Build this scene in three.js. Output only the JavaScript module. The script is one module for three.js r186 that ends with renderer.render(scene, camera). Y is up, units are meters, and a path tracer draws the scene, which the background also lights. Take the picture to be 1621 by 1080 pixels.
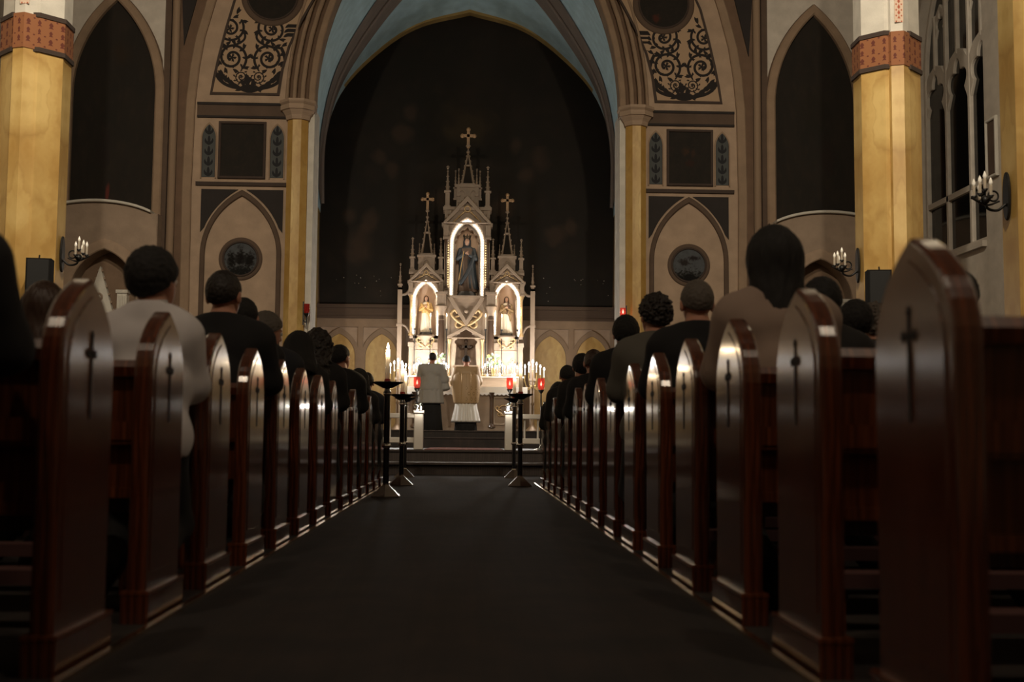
import * as THREE from 'three';
import { mergeGeometries, mergeVertices, toCreasedNormals } from 'three/addons/utils/BufferGeometryUtils.js';
import { edgeTable, triTable } from 'three/addons/objects/MarchingCubes.js';
import { ImprovedNoise } from 'three/addons/math/ImprovedNoise.js';

// ---------- camera, sky, exposure ----------
const scene = new THREE.Scene();
scene.background = new THREE.Color(0.0012, 0.0015, 0.002);          // night outside the windows
const camera = new THREE.PerspectiveCamera(2 * Math.atan(540 / 1900) * 180 / Math.PI, 1621 / 1080, 0.05, 120);
camera.position.set(0.063, 0.66, 0);
camera.rotation.order = 'YXZ';
camera.rotation.set(0.0791, -0.0363, 0.0087);
camera.focus = 24; camera.userData.fStop = 2.9;
scene.add(camera);
const renderer = new THREE.WebGLRenderer({ antialias: true });
renderer.toneMapping = THREE.LinearToneMapping;
renderer.toneMappingExposure = 1.0;
renderer.shadowMap.enabled = true; renderer.shadowMap.type = THREE.PCFSoftShadowMap;
const UNSEEN_SPOT = 130, UNSEEN_GLOBE = 20, BULB_GLOW = 4, NICHE_LAMP = 0.07, CLUSTER_LAMP = 1.3, BRANCH_LAMP = 10, FLAME_LAMP = 0.3;  // the first two drive the unseen lamps over the nave
function lamp(x, y, z, color, intensity, radius, distance = 0) {
  const l = new THREE.PointLight(color, intensity, distance, 2);
  l.position.set(x, y, z); l.castShadow = true; l.shadow.radius = radius / 0.02; l.shadow.bias = -0.002; scene.add(l); return l;
}

// ---------- helpers ----------
let seed = 20231;
const rnd = () => { seed = (seed * 1664525 + 1013904223) >>> 0; return seed / 4294967296; };
const noise = new ImprovedNoise(), PI = Math.PI, V3 = (x, y, z) => new THREE.Vector3(x, y, z), V2 = (x, y) => new THREE.Vector2(x, y);
const used = {};
function numbered(name) { used[name] = (used[name] ?? -1) + 1; return used[name] ? name + '_' + String(used[name]).padStart(3, '0') : name; }
function tag(o, label, category, group) { o.userData.label = label; o.userData.category = category; if (group) o.userData.group = group; return o; }
function thing(name, label, category, [x, y, z] = [0, 0, 0], turn = 0, group) {
  const o = new THREE.Group(); o.name = numbered(name); o.position.set(x, y, z); o.rotation.y = turn; scene.add(o);
  return tag(o, label, category, group);
}
function structure(name) { const o = new THREE.Group(); o.name = name; o.userData.kind = 'structure'; scene.add(o); return o; }
const plain = (g) => { g = g.index ? g.toNonIndexed() : g; for (const k of Object.keys(g.attributes)) if (!['position', 'normal', 'uv'].includes(k)) g.deleteAttribute(k); g.morphAttributes = {}; return g; };
const join = (list) => list.length === 1 ? list[0] : mergeGeometries(list.map(plain), false);
function boxUV(g, s = 1) {                                              // texture coordinates in metres, by the way each face points
  g = plain(g); const p = g.attributes.position, n = g.attributes.normal, uv = new Float32Array(p.count * 2);
  for (let i = 0; i < p.count; i++) {
    const ax = Math.abs(n.getX(i)), ay = Math.abs(n.getY(i)), az = Math.abs(n.getZ(i)), x = p.getX(i), y = p.getY(i), z = p.getZ(i);
    const [u, v] = ax > ay && ax > az ? [z, y] : ay > az ? [x, z] : [x, y];
    uv[2 * i] = u * s; uv[2 * i + 1] = v * s;
  }
  g.setAttribute('uv', new THREE.BufferAttribute(uv, 2)); return g;
}
function mesh(name, geo, mat, parent) {
  if (Array.isArray(geo)) geo = join(geo);
  const m = new THREE.Mesh(geo, mat); m.name = parent ? name : numbered(name); m.castShadow = m.receiveShadow = true; (parent ?? scene).add(m); return m;
}
const at = (g, x, y, z) => g.translate(x, y, z);
const box = (w, h, d, x = 0, y = 0, z = 0) => at(new THREE.BoxGeometry(w, h, d), x, y, z);                         // centred
const slab = (x0, x1, y0, y1, z0, z1) => box(x1 - x0, y1 - y0, z1 - z0, (x0 + x1) / 2, (y0 + y1) / 2, (z0 + z1) / 2);
const cyl = (r0, r1, h, x = 0, y = 0, z = 0, n = 16) => at(new THREE.CylinderGeometry(r1, r0, h, n), x, y + h / 2, z);  // bottom radius, top radius, base at y
const ball = (r, x = 0, y = 0, z = 0, n = 12, sy = 1) => at(new THREE.SphereGeometry(r, n, Math.max(6, n * 0.7 | 0)).scale(1, sy, 1), x, y, z);
const lathe = (pts, n = 20) => new THREE.LatheGeometry(pts.map(([r, y]) => V2(r, y)), n);
const flat = (g) => { g = plain(g); g.computeVertexNormals(); return g; };
const tube = (pts, r, n = 24, k = 8, closed = false) => new THREE.TubeGeometry(new THREE.CatmullRomCurve3(pts.map((p) => V3(...p)), closed), n, r, k, closed);
function rod(a, b, r0, r1 = r0, n = 10) {
  const A = V3(...a), B = V3(...b), d = B.clone().sub(A), g = new THREE.CylinderGeometry(r1, r0, d.length(), n);
  g.applyQuaternion(new THREE.Quaternion().setFromUnitVectors(V3(0, 1, 0), d.clone().normalize()));
  return at(g, ...A.add(B).multiplyScalar(0.5).toArray());
}
function poly(pts, holes = []) { const s = new THREE.Shape(pts.map(([x, y]) => V2(x, y))); for (const h of holes) s.holes.push(new THREE.Path(h.map(([x, y]) => V2(x, y)))); return s; }
const ext = (shape, depth, z = 0, bevel = 0, seg = 2) => at(new THREE.ExtrudeGeometry(shape, { depth: depth - 2 * bevel, bevelEnabled: bevel > 0, bevelThickness: bevel, bevelSize: bevel, bevelOffset: -bevel, bevelSegments: seg, curveSegments: 16 }), 0, 0, z + bevel);
// pointed arch: right half from the spring to the apex (x >= 0); w half width, rise; n points
function halfArch(w, rise, n = 14) {
  const R = (w * w + rise * rise) / (2 * w), c = w - R, end = Math.acos(Math.min(1, -c / R)), out = [];
  for (let i = 0; i <= n; i++) { const a = end * i / n; out.push([c + R * Math.cos(a), R * Math.sin(a)]); }
  out[n][0] = 0; return out;
}
// closed outline of an arched opening, counter-clockwise from the lower right
function archOutline(cx, w, y0, spring, rise, n = 14) {
  const h = halfArch(w, rise, n).map(([x, y]) => [x, y + spring]);
  return [[w, y0], ...h, ...h.slice(0, -1).reverse().map(([x, y]) => [-x, y]), [-w, y0]].map(([x, y]) => [x + cx, y]);
}
const mirrored = (s, pts) => s < 0 ? pts.map(([x, y]) => [-x, y]).reverse() : pts;
function archBand(cx, w0, rise0, w1, rise1, y0, spring, depth, z, bevel = 0) { return ext(poly(archOutline(cx, w1, y0, spring, rise1), [archOutline(cx, w0, y0 - 0.001, spring, rise0)]), depth, z, bevel); }
// open band that follows an arch with legs: outline between two arches
function archFrame(cx, w0, rise0, w1, rise1, y0, spring, depth, z, bevel = 0) {
  const a = archOutline(cx, w1, y0, spring, rise1), b = archOutline(cx, w0, y0, spring, rise0).reverse();
  return ext(poly([...a, ...b]), depth, z, bevel, 1);
}
// cusped (foiled) arch outline: an arch whose edge is a run of small lobes
function foiled(cx, w, y0, spring, rise, lobes, depth) {
  const base = archOutline(cx, w, y0, spring, rise, 40), top = base.slice(1, -1), out = [base[0]];
  const L = [0]; for (let i = 1; i < top.length; i++) L.push(L[i - 1] + Math.hypot(top[i][0] - top[i - 1][0], top[i][1] - top[i - 1][1]));
  for (let i = 0; i < top.length; i++) {
    const t = L[i] / L.at(-1), a = top[Math.max(0, i - 1)], b = top[Math.min(top.length - 1, i + 1)], dx = b[0] - a[0], dy = b[1] - a[1], l = Math.hypot(dx, dy) || 1;
    const k = -depth * (1 - Math.abs(Math.sin(t * lobes * PI)));
    out.push([top[i][0] + dy / l * k, top[i][1] - dx / l * k]);
  }
  out.push(base.at(-1)); return out;
}
// band between two outlines that share their foot line, open below
const between = (outer, inner, depth, z, bevel = 0) => ext(poly([...outer, ...inner.slice().reverse()]), depth, z, bevel, 1);
// rings of ellipses lofted into a closed robe-like surface; ring: [y, cx, cz, rx, rz, fold depth]
function robe(rings, seg = 40, folds = 9, phase = 0) {
  const pos = [], idx = [], uv = [];
  rings.forEach(([y, cx, cz, rx, rz, f = 0], j) => { for (let i = 0; i <= seg; i++) { const a = i / seg * 2 * PI, k = 1 + f * (0.6 * Math.sin(a * folds + phase + j * 0.25) + 0.4 * Math.sin(a * (folds + 4) - 1.3 * phase)); pos.push(cx + rx * k * Math.sin(a), y, cz + rz * k * Math.cos(a)); uv.push(a * rx, y); } });
  for (let j = 0; j < rings.length - 1; j++) for (let i = 0; i < seg; i++) { const a = j * (seg + 1) + i, b = a + seg + 1; idx.push(a, a + 1, b, b, a + 1, b + 1); }
  for (const [j, flip] of [[0, 1], [rings.length - 1, 0]]) { const c = pos.length / 3; pos.push(rings[j][1], rings[j][0], rings[j][2]); uv.push(0, rings[j][0]); for (let i = 0; i < seg; i++) { const a = j * (seg + 1) + i; flip ? idx.push(c, a + 1, a) : idx.push(c, a, a + 1); } }
  const g = new THREE.BufferGeometry(); g.setAttribute('position', new THREE.Float32BufferAttribute(pos, 3)); g.setAttribute('uv', new THREE.Float32BufferAttribute(uv, 2)); g.setIndex(idx); g.computeVertexNormals();
  const nn = g.attributes.normal; for (let j = 0; j < rings.length; j++) { const a = j * (seg + 1), b = a + seg, n = V3(nn.getX(a) + nn.getX(b), nn.getY(a) + nn.getY(b), nn.getZ(a) + nn.getZ(b)).normalize(); nn.setXYZ(a, n.x, n.y, n.z); nn.setXYZ(b, n.x, n.y, n.z); }
  return g;
}
// surface of a distance field
function skin(f, lo, hi, cell) {
  const N = [0, 1, 2].map((k) => Math.ceil((hi[k] - lo[k]) / cell) + 1), [nx, ny, nz] = N, D = new Float32Array(nx * ny * nz);
  for (let k = 0, i = 0; k < nz; k++) for (let j = 0; j < ny; j++) for (let h = 0; h < nx; h++, i++) D[i] = f(lo[0] + h * cell, lo[1] + j * cell, lo[2] + k * cell);
  const pos = [], nor = [], idx = [], cache = new Map(), st = [1, nx, nx * ny], e = cell * 0.5;
  const corner = [[0, 0, 0], [1, 0, 0], [1, 1, 0], [0, 1, 0], [0, 0, 1], [1, 0, 1], [1, 1, 1], [0, 1, 1]], ends = [[0, 1], [1, 2], [3, 2], [0, 3], [4, 5], [5, 6], [7, 6], [4, 7], [0, 4], [1, 5], [2, 6], [3, 7]], axis = [0, 1, 0, 1, 0, 1, 0, 1, 2, 2, 2, 2];
  const off = corner.map(([a, b, c]) => a + b * nx + c * nx * ny);
  for (let k = 0; k < nz - 1; k++) for (let j = 0; j < ny - 1; j++) for (let h = 0; h < nx - 1; h++) {
    const q = h + j * nx + k * nx * ny; let ci = 0;
    for (let c = 0; c < 8; c++) if (D[q + off[c]] > 0) ci |= 1 << c;
    if (!edgeTable[ci]) continue;
    const vid = [];
    for (let m = 0; m < 12; m++) if (edgeTable[ci] & (1 << m)) {
      const [a, b] = ends[m], key = (q + off[a]) * 3 + axis[m];
      if (!cache.has(key)) {
        const d0 = D[q + off[a]], d1 = D[q + off[b]], t = d0 / (d0 - d1), A = corner[a], p = [lo[0] + (h + A[0]) * cell, lo[1] + (j + A[1]) * cell, lo[2] + (k + A[2]) * cell]; p[axis[m]] += t * cell;
        const n = V3(f(p[0] + e, p[1], p[2]) - f(p[0] - e, p[1], p[2]), f(p[0], p[1] + e, p[2]) - f(p[0], p[1] - e, p[2]), f(p[0], p[1], p[2] + e) - f(p[0], p[1], p[2] - e)).normalize();
        cache.set(key, pos.length / 3); pos.push(...p); nor.push(n.x, n.y, n.z);
      }
      vid[m] = cache.get(key);
    }
    for (let m = ci * 16; triTable[m] >= 0; m += 3) idx.push(vid[triTable[m]], vid[triTable[m + 1]], vid[triTable[m + 2]]);
  }
  let agree = 0; for (let m = 0; m < Math.min(idx.length, 900); m += 3) { const P = (i) => V3(pos[3 * i], pos[3 * i + 1], pos[3 * i + 2]), a = P(idx[m]), n = P(idx[m + 1]).sub(a).cross(P(idx[m + 2]).sub(a)); agree += Math.sign(n.dot(V3(nor[3 * idx[m]], nor[3 * idx[m] + 1], nor[3 * idx[m] + 2]))); }
  if (agree < 0) for (let m = 0; m < idx.length; m += 3) [idx[m + 1], idx[m + 2]] = [idx[m + 2], idx[m + 1]];
  const g = new THREE.BufferGeometry(); g.setAttribute('position', new THREE.Float32BufferAttribute(pos, 3)); g.setAttribute('normal', new THREE.Float32BufferAttribute(nor, 3)); g.setAttribute('uv', new THREE.BufferAttribute(new Float32Array(pos.length / 3 * 2), 2)); g.setIndex(idx); return g;
}
function capsule(x, y, z, c) {                                             // c: [ax, ay, az, ra, bx, by, bz, rb]
  const bx = c[4] - c[0], by = c[5] - c[1], bz = c[6] - c[2], px = x - c[0], py = y - c[1], pz = z - c[2];
  const t = Math.max(0, Math.min(1, (px * bx + py * by + pz * bz) / (bx * bx + by * by + bz * bz || 1e-9)));
  return Math.hypot(px - bx * t, py - by * t, pz - bz * t) - (c[3] + (c[7] - c[3]) * t);
}
const blend = (a, b, k) => { const h = Math.max(k - Math.abs(a - b), 0) / k; return Math.min(a, b) - h * h * k * 0.25; };
const bones = (list, k, grow = 0) => (x, y, z) => { let d = 9; for (const c of list) d = blend(d, capsule(x, y, z, c), k); return d - grow; };
const ellip = (x, y, z, cx, cy, cz, rx, ry, rz) => { const a = (x - cx) / rx, b = (y - cy) / ry, c = (z - cz) / rz, k = Math.hypot(a, b, c); return (k - 1) * Math.min(rx, ry, rz); };

// ---------- textures ----------
function fbm(x, y, z, o = 4) { let s = 0, a = 0.5; for (let i = 0; i < o; i++) { s += a * noise.noise(x, y, z); x *= 2.03; y *= 2.03; z += 7.1; a *= 0.5; } return s; }
function dataTex(w, h, f, srgb = false, rx = 1, ry = 1) {
  const d = new Uint8Array(w * h * 4);
  for (let j = 0; j < h; j++) for (let i = 0; i < w; i++) { const c = f(i / w, j / h), o = (j * w + i) * 4; for (let k = 0; k < 3; k++) d[o + k] = Math.max(0, Math.min(255, 255 * c[k])); d[o + 3] = 255; }
  const t = new THREE.DataTexture(d, w, h, THREE.RGBAFormat); t.wrapS = t.wrapT = THREE.MirroredRepeatWrapping; t.magFilter = THREE.LinearFilter; t.minFilter = THREE.LinearMipmapLinearFilter; t.generateMipmaps = true; t.repeat.set(rx, ry);
  if (srgb) t.colorSpace = THREE.SRGBColorSpace; t.needsUpdate = true; return t;
}
function canvasTex(w, h, draw) {
  const c = document.createElement('canvas'); c.width = w; c.height = h; draw(c.getContext('2d'), w, h);
  const t = new THREE.CanvasTexture(c); t.colorSpace = THREE.SRGBColorSpace; t.wrapS = t.wrapT = THREE.ClampToEdgeWrapping; return t;
}
const mixc = (a, b, t) => a.map((v, i) => v + (b[i] - v) * t), clamp01 = (t) => Math.max(0, Math.min(1, t));
const marbleTex = dataTex(512, 512, (u, v) => {
  const n = fbm(u * 4, v * 3, 1.5, 5), m = fbm(u * 9 + 3 * n, v * 5, 4.2, 4), vein = Math.pow(1 - Math.abs(fbm(u * 3 + n, v * 2.2, 9.1, 3)) * 2.2, 6);
  return mixc(mixc([0.9, 0.77, 0.49], [0.74, 0.57, 0.29], clamp01(0.45 + 1.5 * n)), [0.62, 0.46, 0.22], clamp01(0.5 * m + 0.3 * Math.max(0, vein)));
}, true, 0.55, 0.4);
const plasterTex = dataTex(256, 256, (u, v) => { const n = 0.94 + 0.12 * fbm(u * 6, v * 6, 2.2, 4) + 0.03 * (rnd() - 0.5); return [n, n, n * 0.99]; }, true, 0.6, 0.6);
const plasterBump = dataTex(256, 256, (u, v) => { const n = 0.5 + 0.5 * fbm(u * 22, v * 22, 8.2, 3); return [n, n, n]; }, false, 0.8, 0.8);
const woodTex = dataTex(512, 512, (u, v) => {
  const w = fbm(u * 5, v * 0.9, 3.3, 3), r = 0.5 + 0.5 * Math.sin((u * 26 + 5 * w) * 2 * PI * 0.5), f = fbm(u * 90, v * 3, 5.5, 2);
  return mixc(mixc([0.74, 0.66, 0.6], [1, 1, 1], r), [0.5, 0.42, 0.36], clamp01(0.25 + 1.2 * f));
}, true, 2.2, 1.1);
const grainBump = dataTex(512, 256, (u, v) => { const n = 0.5 + 0.7 * fbm(u * 120, v * 2.2, 6.4, 2) + 0.25 * fbm(u * 9, v * 1.2, 1.1, 2); return [n, n, n]; }, false, 2.5, 1.2);
const floorTex = dataTex(512, 512, (u, v) => { const n = fbm(u * 7, v * 7, 6.1, 5), w = fbm(u * 60, v * 3, 2.4, 2), k = 0.75 + 0.5 * n + 0.25 * w; return [k, k * 0.93, k * 0.88]; }, true, 0.45, 0.45);
const brocadeTex = canvasTex(512, 512, (g, w, h) => {
  g.fillStyle = '#b59a78'; g.fillRect(0, 0, w, h);
  for (let j = 0; j < 8; j++) for (let i = 0; i < 8; i++) { const x = i * 64 + (j % 2) * 32, y = j * 64; g.strokeStyle = '#8d744e'; g.lineWidth = 5; g.beginPath(); g.arc(x, y + 20, 15, 0, 6.3); g.stroke(); g.beginPath(); g.moveTo(x, y - 6); g.lineTo(x, y + 46); g.stroke(); g.fillStyle = '#d8c49c'; g.beginPath(); g.arc(x + 4, y + 20, 5, 0, 6.3); g.fill(); }
});

// ---------- materials (base colours are linear) ----------
const lin = (r, g, b) => new THREE.Color().setRGB(r, g, b);
const std = (c, rough = 0.8, more = {}) => new THREE.MeshStandardMaterial({ color: lin(...c), roughness: rough, ...more });
const phy = (c, rough, more = {}) => new THREE.MeshPhysicalMaterial({ color: lin(...c), roughness: rough, ...more });
const plaster = (c) => std(c, 0.85, { map: plasterTex, bumpMap: plasterBump, bumpScale: 0.003 });
const M = {
  cream: plaster([0.42, 0.3, 0.212]), white: plaster([0.68, 0.64, 0.57]), tan: plaster([0.3, 0.205, 0.135]), brown: plaster([0.165, 0.098, 0.06]), darkBrown: plaster([0.055, 0.035, 0.026]),
  umber: plaster([0.1, 0.063, 0.042]), spandrel: plaster([0.022, 0.016, 0.014]), hood: plaster([0.36, 0.265, 0.195]), niche: plaster([0.24, 0.155, 0.1]), grey: plaster([0.58, 0.52, 0.455]),
  blue: plaster([0.46, 0.63, 0.7]), ribGrey: plaster([0.22, 0.17, 0.14]), ochre: plaster([0.42, 0.27, 0.09]), ceiling: plaster([0.2, 0.17, 0.15]),
  marble: std([0.8, 0.8, 0.8], 0.5, { map: marbleTex }),
  altar: phy([0.33, 0.24, 0.17], 0.55, { map: plasterTex }), altarTrim: std([0.4, 0.31, 0.23], 0.6, { map: plasterTex }), altarGold: std([0.5, 0.34, 0.17], 0.4, { metalness: 0.35 }), peach: std([0.72, 0.5, 0.35], 0.7), nicheBrown: std([0.28, 0.19, 0.13], 0.7),  // mouldings and throne arch have their own paler stone tone
  crossWood: std([0.4, 0.24, 0.12], 0.6), shaftDark: phy([0.06, 0.035, 0.022], 0.25), gilt: std([0.6, 0.42, 0.16], 0.35, { metalness: 0.9 }),
  wood: phy([0.13, 0.036, 0.014], 0.27, { map: woodTex, bumpMap: grainBump, bumpScale: 0.0003, anisotropy: 0.98, specularIntensity: 1, ior: 1.65, clearcoat: 1, clearcoatRoughness: 0.1 }),
  woodEdge: phy([0.17, 0.05, 0.017], 0.3, { map: woodTex, clearcoat: 0.5, clearcoatRoughness: 0.2 }), carved: std([0.008, 0.005, 0.004], 0.7), kneeler: std([0.06, 0.02, 0.017], 0.8),  // the near-black stands for shade in the pew-end crosses
  floor: std([0.022, 0.0145, 0.011], 0.95, { map: floorTex }), stepWood: std([0.05, 0.033, 0.025], 0.55, { map: woodTex }), stepDark: std([0.035, 0.025, 0.02], 0.7, { map: floorTex }), carpet: std([0.34, 0.1, 0.06], 0.95, { map: floorTex }), brass: std([0.75, 0.6, 0.42], 0.25, { metalness: 1 }),
  paintWhite: phy([0.5, 0.45, 0.38], 0.45), black: phy([0.008, 0.008, 0.009], 0.18, { clearcoat: 1, clearcoatRoughness: 0.1 }), iron: std([0.012, 0.011, 0.01], 0.45, { metalness: 0.4 }), chrome: std([0.8, 0.78, 0.75], 0.14, { metalness: 1 }),
  wax: phy([0.85, 0.78, 0.66], 1, { transmission: 0.75, thickness: 0 }), glass: phy([1, 1, 1], 0.02, { transmission: 1, thickness: 0, ior: 1.5 }), nightGlass: phy([0.02, 0.022, 0.026], 0.08, { transmission: 0.9, thickness: 0 }), redGlass: phy([1, 0.3, 0.25], 0.08, { transmission: 0.8, thickness: 0, emissive: lin(0.9, 0.05, 0.04), emissiveIntensity: 0.1 }), redGlassOff: phy([0.25, 0.01, 0.008], 0.1),
  flame: std([1, 0.8, 0.5], 1, { emissive: lin(1, 0.82, 0.58), emissiveIntensity: 14 }), bulb: std([1, 0.9, 0.75], 1, { emissive: lin(1, 0.9, 0.76), emissiveIntensity: BULB_GLOW }), bead: std([1, 0.8, 0.4], 1, { emissive: lin(1, 0.72, 0.32), emissiveIntensity: 1.6 }), votive: std([1, 0.9, 0.8], 1, { emissive: lin(1, 0.62, 0.52), emissiveIntensity: 6 }), cool: std([1, 1, 1], 1, { emissive: lin(0.9, 0.95, 1), emissiveIntensity: 12 }),
  unseenLampGlass: std([1, 0.9, 0.75], 0.6, { emissive: lin(1, 0.86, 0.66), emissiveIntensity: 6 }), sconceBulb: phy([0.9, 0.86, 0.78], 0.1, { emissive: lin(1, 0.85, 0.6), emissiveIntensity: 0.12 }),  // glowing glass of the unseen nave lamps; faintly glowing sconce bulbs
  cloth: std([0.72, 0.66, 0.56], 0.9), lace: std([0.74, 0.71, 0.66], 0.9), blackCloth: std([0.007, 0.0065, 0.0065], 0.9), surplice: std([0.34, 0.325, 0.3], 0.9), brocade: std([0.95, 0.9, 0.8], 0.55, { map: brocadeTex }),
  skin: std([0.42, 0.2, 0.13], 0.55), eyeWhite: std([0.6, 0.58, 0.55], 0.3), leaf: std([0.05, 0.12, 0.03], 0.6), petal: std([0.8, 0.78, 0.6], 0.7), plasticBlack: phy([0.01, 0.0095, 0.009], 0.9, { specularIntensity: 0.3 }), darkBrass: std([0.14, 0.085, 0.04], 0.5, { metalness: 0.3 }), grille: std([0.008, 0.008, 0.008], 0.8), silver: std([0.6, 0.55, 0.5], 0.22, { metalness: 1 }),
};

// ================= THE SETTING =================
const WZ = -23.2;                                                       // face of the chancel wall
{
  const f = mesh('floor', boxUV(slab(-8.8, 8.8, -0.3, 0, -24, 5.3)), M.floor); f.userData.kind = 'structure';
  const sw = structure('floor_sanctuary');
  mesh('lower_step', [boxUV(ext(poly([[-5.4, 0], [5.4, 0], [5.4, 0.2], [-5.4, 0.2]]), 11, -31.4)), slab(-5.42, 5.42, 0.17, 0.205, -20.42, -20.3)], M.stepWood, sw);
  mesh('upper_step', [boxUV(slab(-5.3, 5.3, 0.2, 0.4, -31.4, -21.8)), slab(-5.3, 5.3, 0.37, 0.405, -21.83, -21.75)], M.stepWood, sw);
  mesh('altar_step', boxUV(slab(-2.6, 2.6, 0.4, 0.62, -31, -25.4)), M.stepDark, sw);
  mesh('step_nosing', slab(-2.6, 2.6, 0.6, 0.625, -25.42, -25.37), M.stepWood, sw);
  mesh('predella', boxUV(slab(-2.2, 2.2, 0.62, 0.77, -31, -26.6)), M.stepDark, sw);
  mesh('step_nosing', slab(-2.2, 2.2, 0.75, 0.775, -26.62, -26.57), M.stepWood, sw);
  const c = structure('ceiling'); mesh('ceiling_surface', boxUV(slab(-8.8, 8.8, 14, 14.3, -31.6, 5.3)), M.ceiling, c);
  const b = structure('wall_back'); mesh('wall_surface', boxUV(slab(-8.8, 8.8, 0, 14, 5, 5.3)), M.tan, b);
  const l = structure('wall_left'); mesh('wall_surface', boxUV(slab(-8.8, -8.5, 0, 14, -23.9, 5)), M.grey, l);
  // right aisle wall with the tall window
  const r = structure('wall_right');
  const wallShape = poly([[-23.9, 0], [5, 0], [5, 14], [-23.9, 14]], [archOutline(-20.6, 1.5, 3.9, 7.5, 2.3)]);
  mesh('wall_surface', boxUV(ext(wallShape, 0.34, 0).rotateY(-PI / 2).translate(8.84, 0, 0)), M.grey, r);
  mesh('sill', slab(8.42, 8.84, 3.82, 3.92, -22.1, -19.1), M.grey, r);
  const edges = structure('trim_1'); mesh('floor_edge', slab(-1.02, -0.995, 0, 0.012, -16.9, 1), M.brass, edges);
  const edges2 = structure('trim_2'); mesh('floor_edge', slab(0.995, 1.02, 0, 0.012, -16.9, 1), M.brass, edges2);
}
// window with stone tracery in the right wall (built along z, turned into the wall)
{
  const w = structure('window_1'); w.position.set(8.74, 0, -20.6); w.rotation.y = -PI / 2;              // local x runs along the wall (towards the camera: +x -> +z)
  const W = 1.5, bar = (x, y0, y1, t = 0.11) => ext(poly([[x - t / 2, y0], [x + t / 2, y0], [x + t / 2, y1], [x - t / 2, y1]]), 0.14, -0.07, 0.02, 1);
  mesh('frame', archFrame(0, W - 0.12, 2.18, W, 2.3, 3.9, 7.5, 0.16, -0.08, 0.02), M.grey, w);
  mesh('sill_bar', box(2 * W, 0.14, 0.16, 0, 3.97, 0), M.grey, w);
  mesh('transom', box(2 * W - 0.1, 0.1, 0.14, 0, 5.0, 0), M.grey, w);
  for (const x of [-0.5, 0.5]) mesh('mullion', bar(x, 3.9, 9.2), M.grey, w);
  for (const x of [-1.0, 0, 1.0]) {
    mesh('tracery_head', between([[x + 0.5, 6.6], [x + 0.5, 7.3], [x + 0.3, 7.52], [x, 7.62], [x - 0.3, 7.52], [x - 0.5, 7.3], [x - 0.5, 6.6]], foiled(x, 0.44, 6.6, 6.85, 0.58, 3, 0.15), 0.12, -0.06, 0.015), M.grey, w);
    mesh('mullion', bar(x, 7.5, x ? 8.55 : 9.6, 0.09), M.grey, w);
    for (const d of [-0.25, 0.25]) { const t = x ? 8.1 : 8.6; if (Math.abs(x + d) < 1.2) mesh('tracery_head', between([[x + d + 0.24, t], [x + d + 0.24, t + 0.4], [x + d, t + 0.6], [x + d - 0.24, t + 0.4], [x + d - 0.24, t]], foiled(x + d, 0.2, t, t + 0.14, 0.34, 3, 0.08), 0.1, -0.05, 0.012), M.grey, w); }
    for (const [y0, y1] of [[4.04, 4.95], [5.05, 6.7]]) mesh('pane', box(0.9, y1 - y0, 0.012, x, (y0 + y1) / 2, 0), M.nightGlass, w);
  }
  mesh('pane', ext(poly(archOutline(0, 1.4, 6.7, 7.5, 2.2)), 0.012, -0.006), M.nightGlass, w);
}
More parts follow.
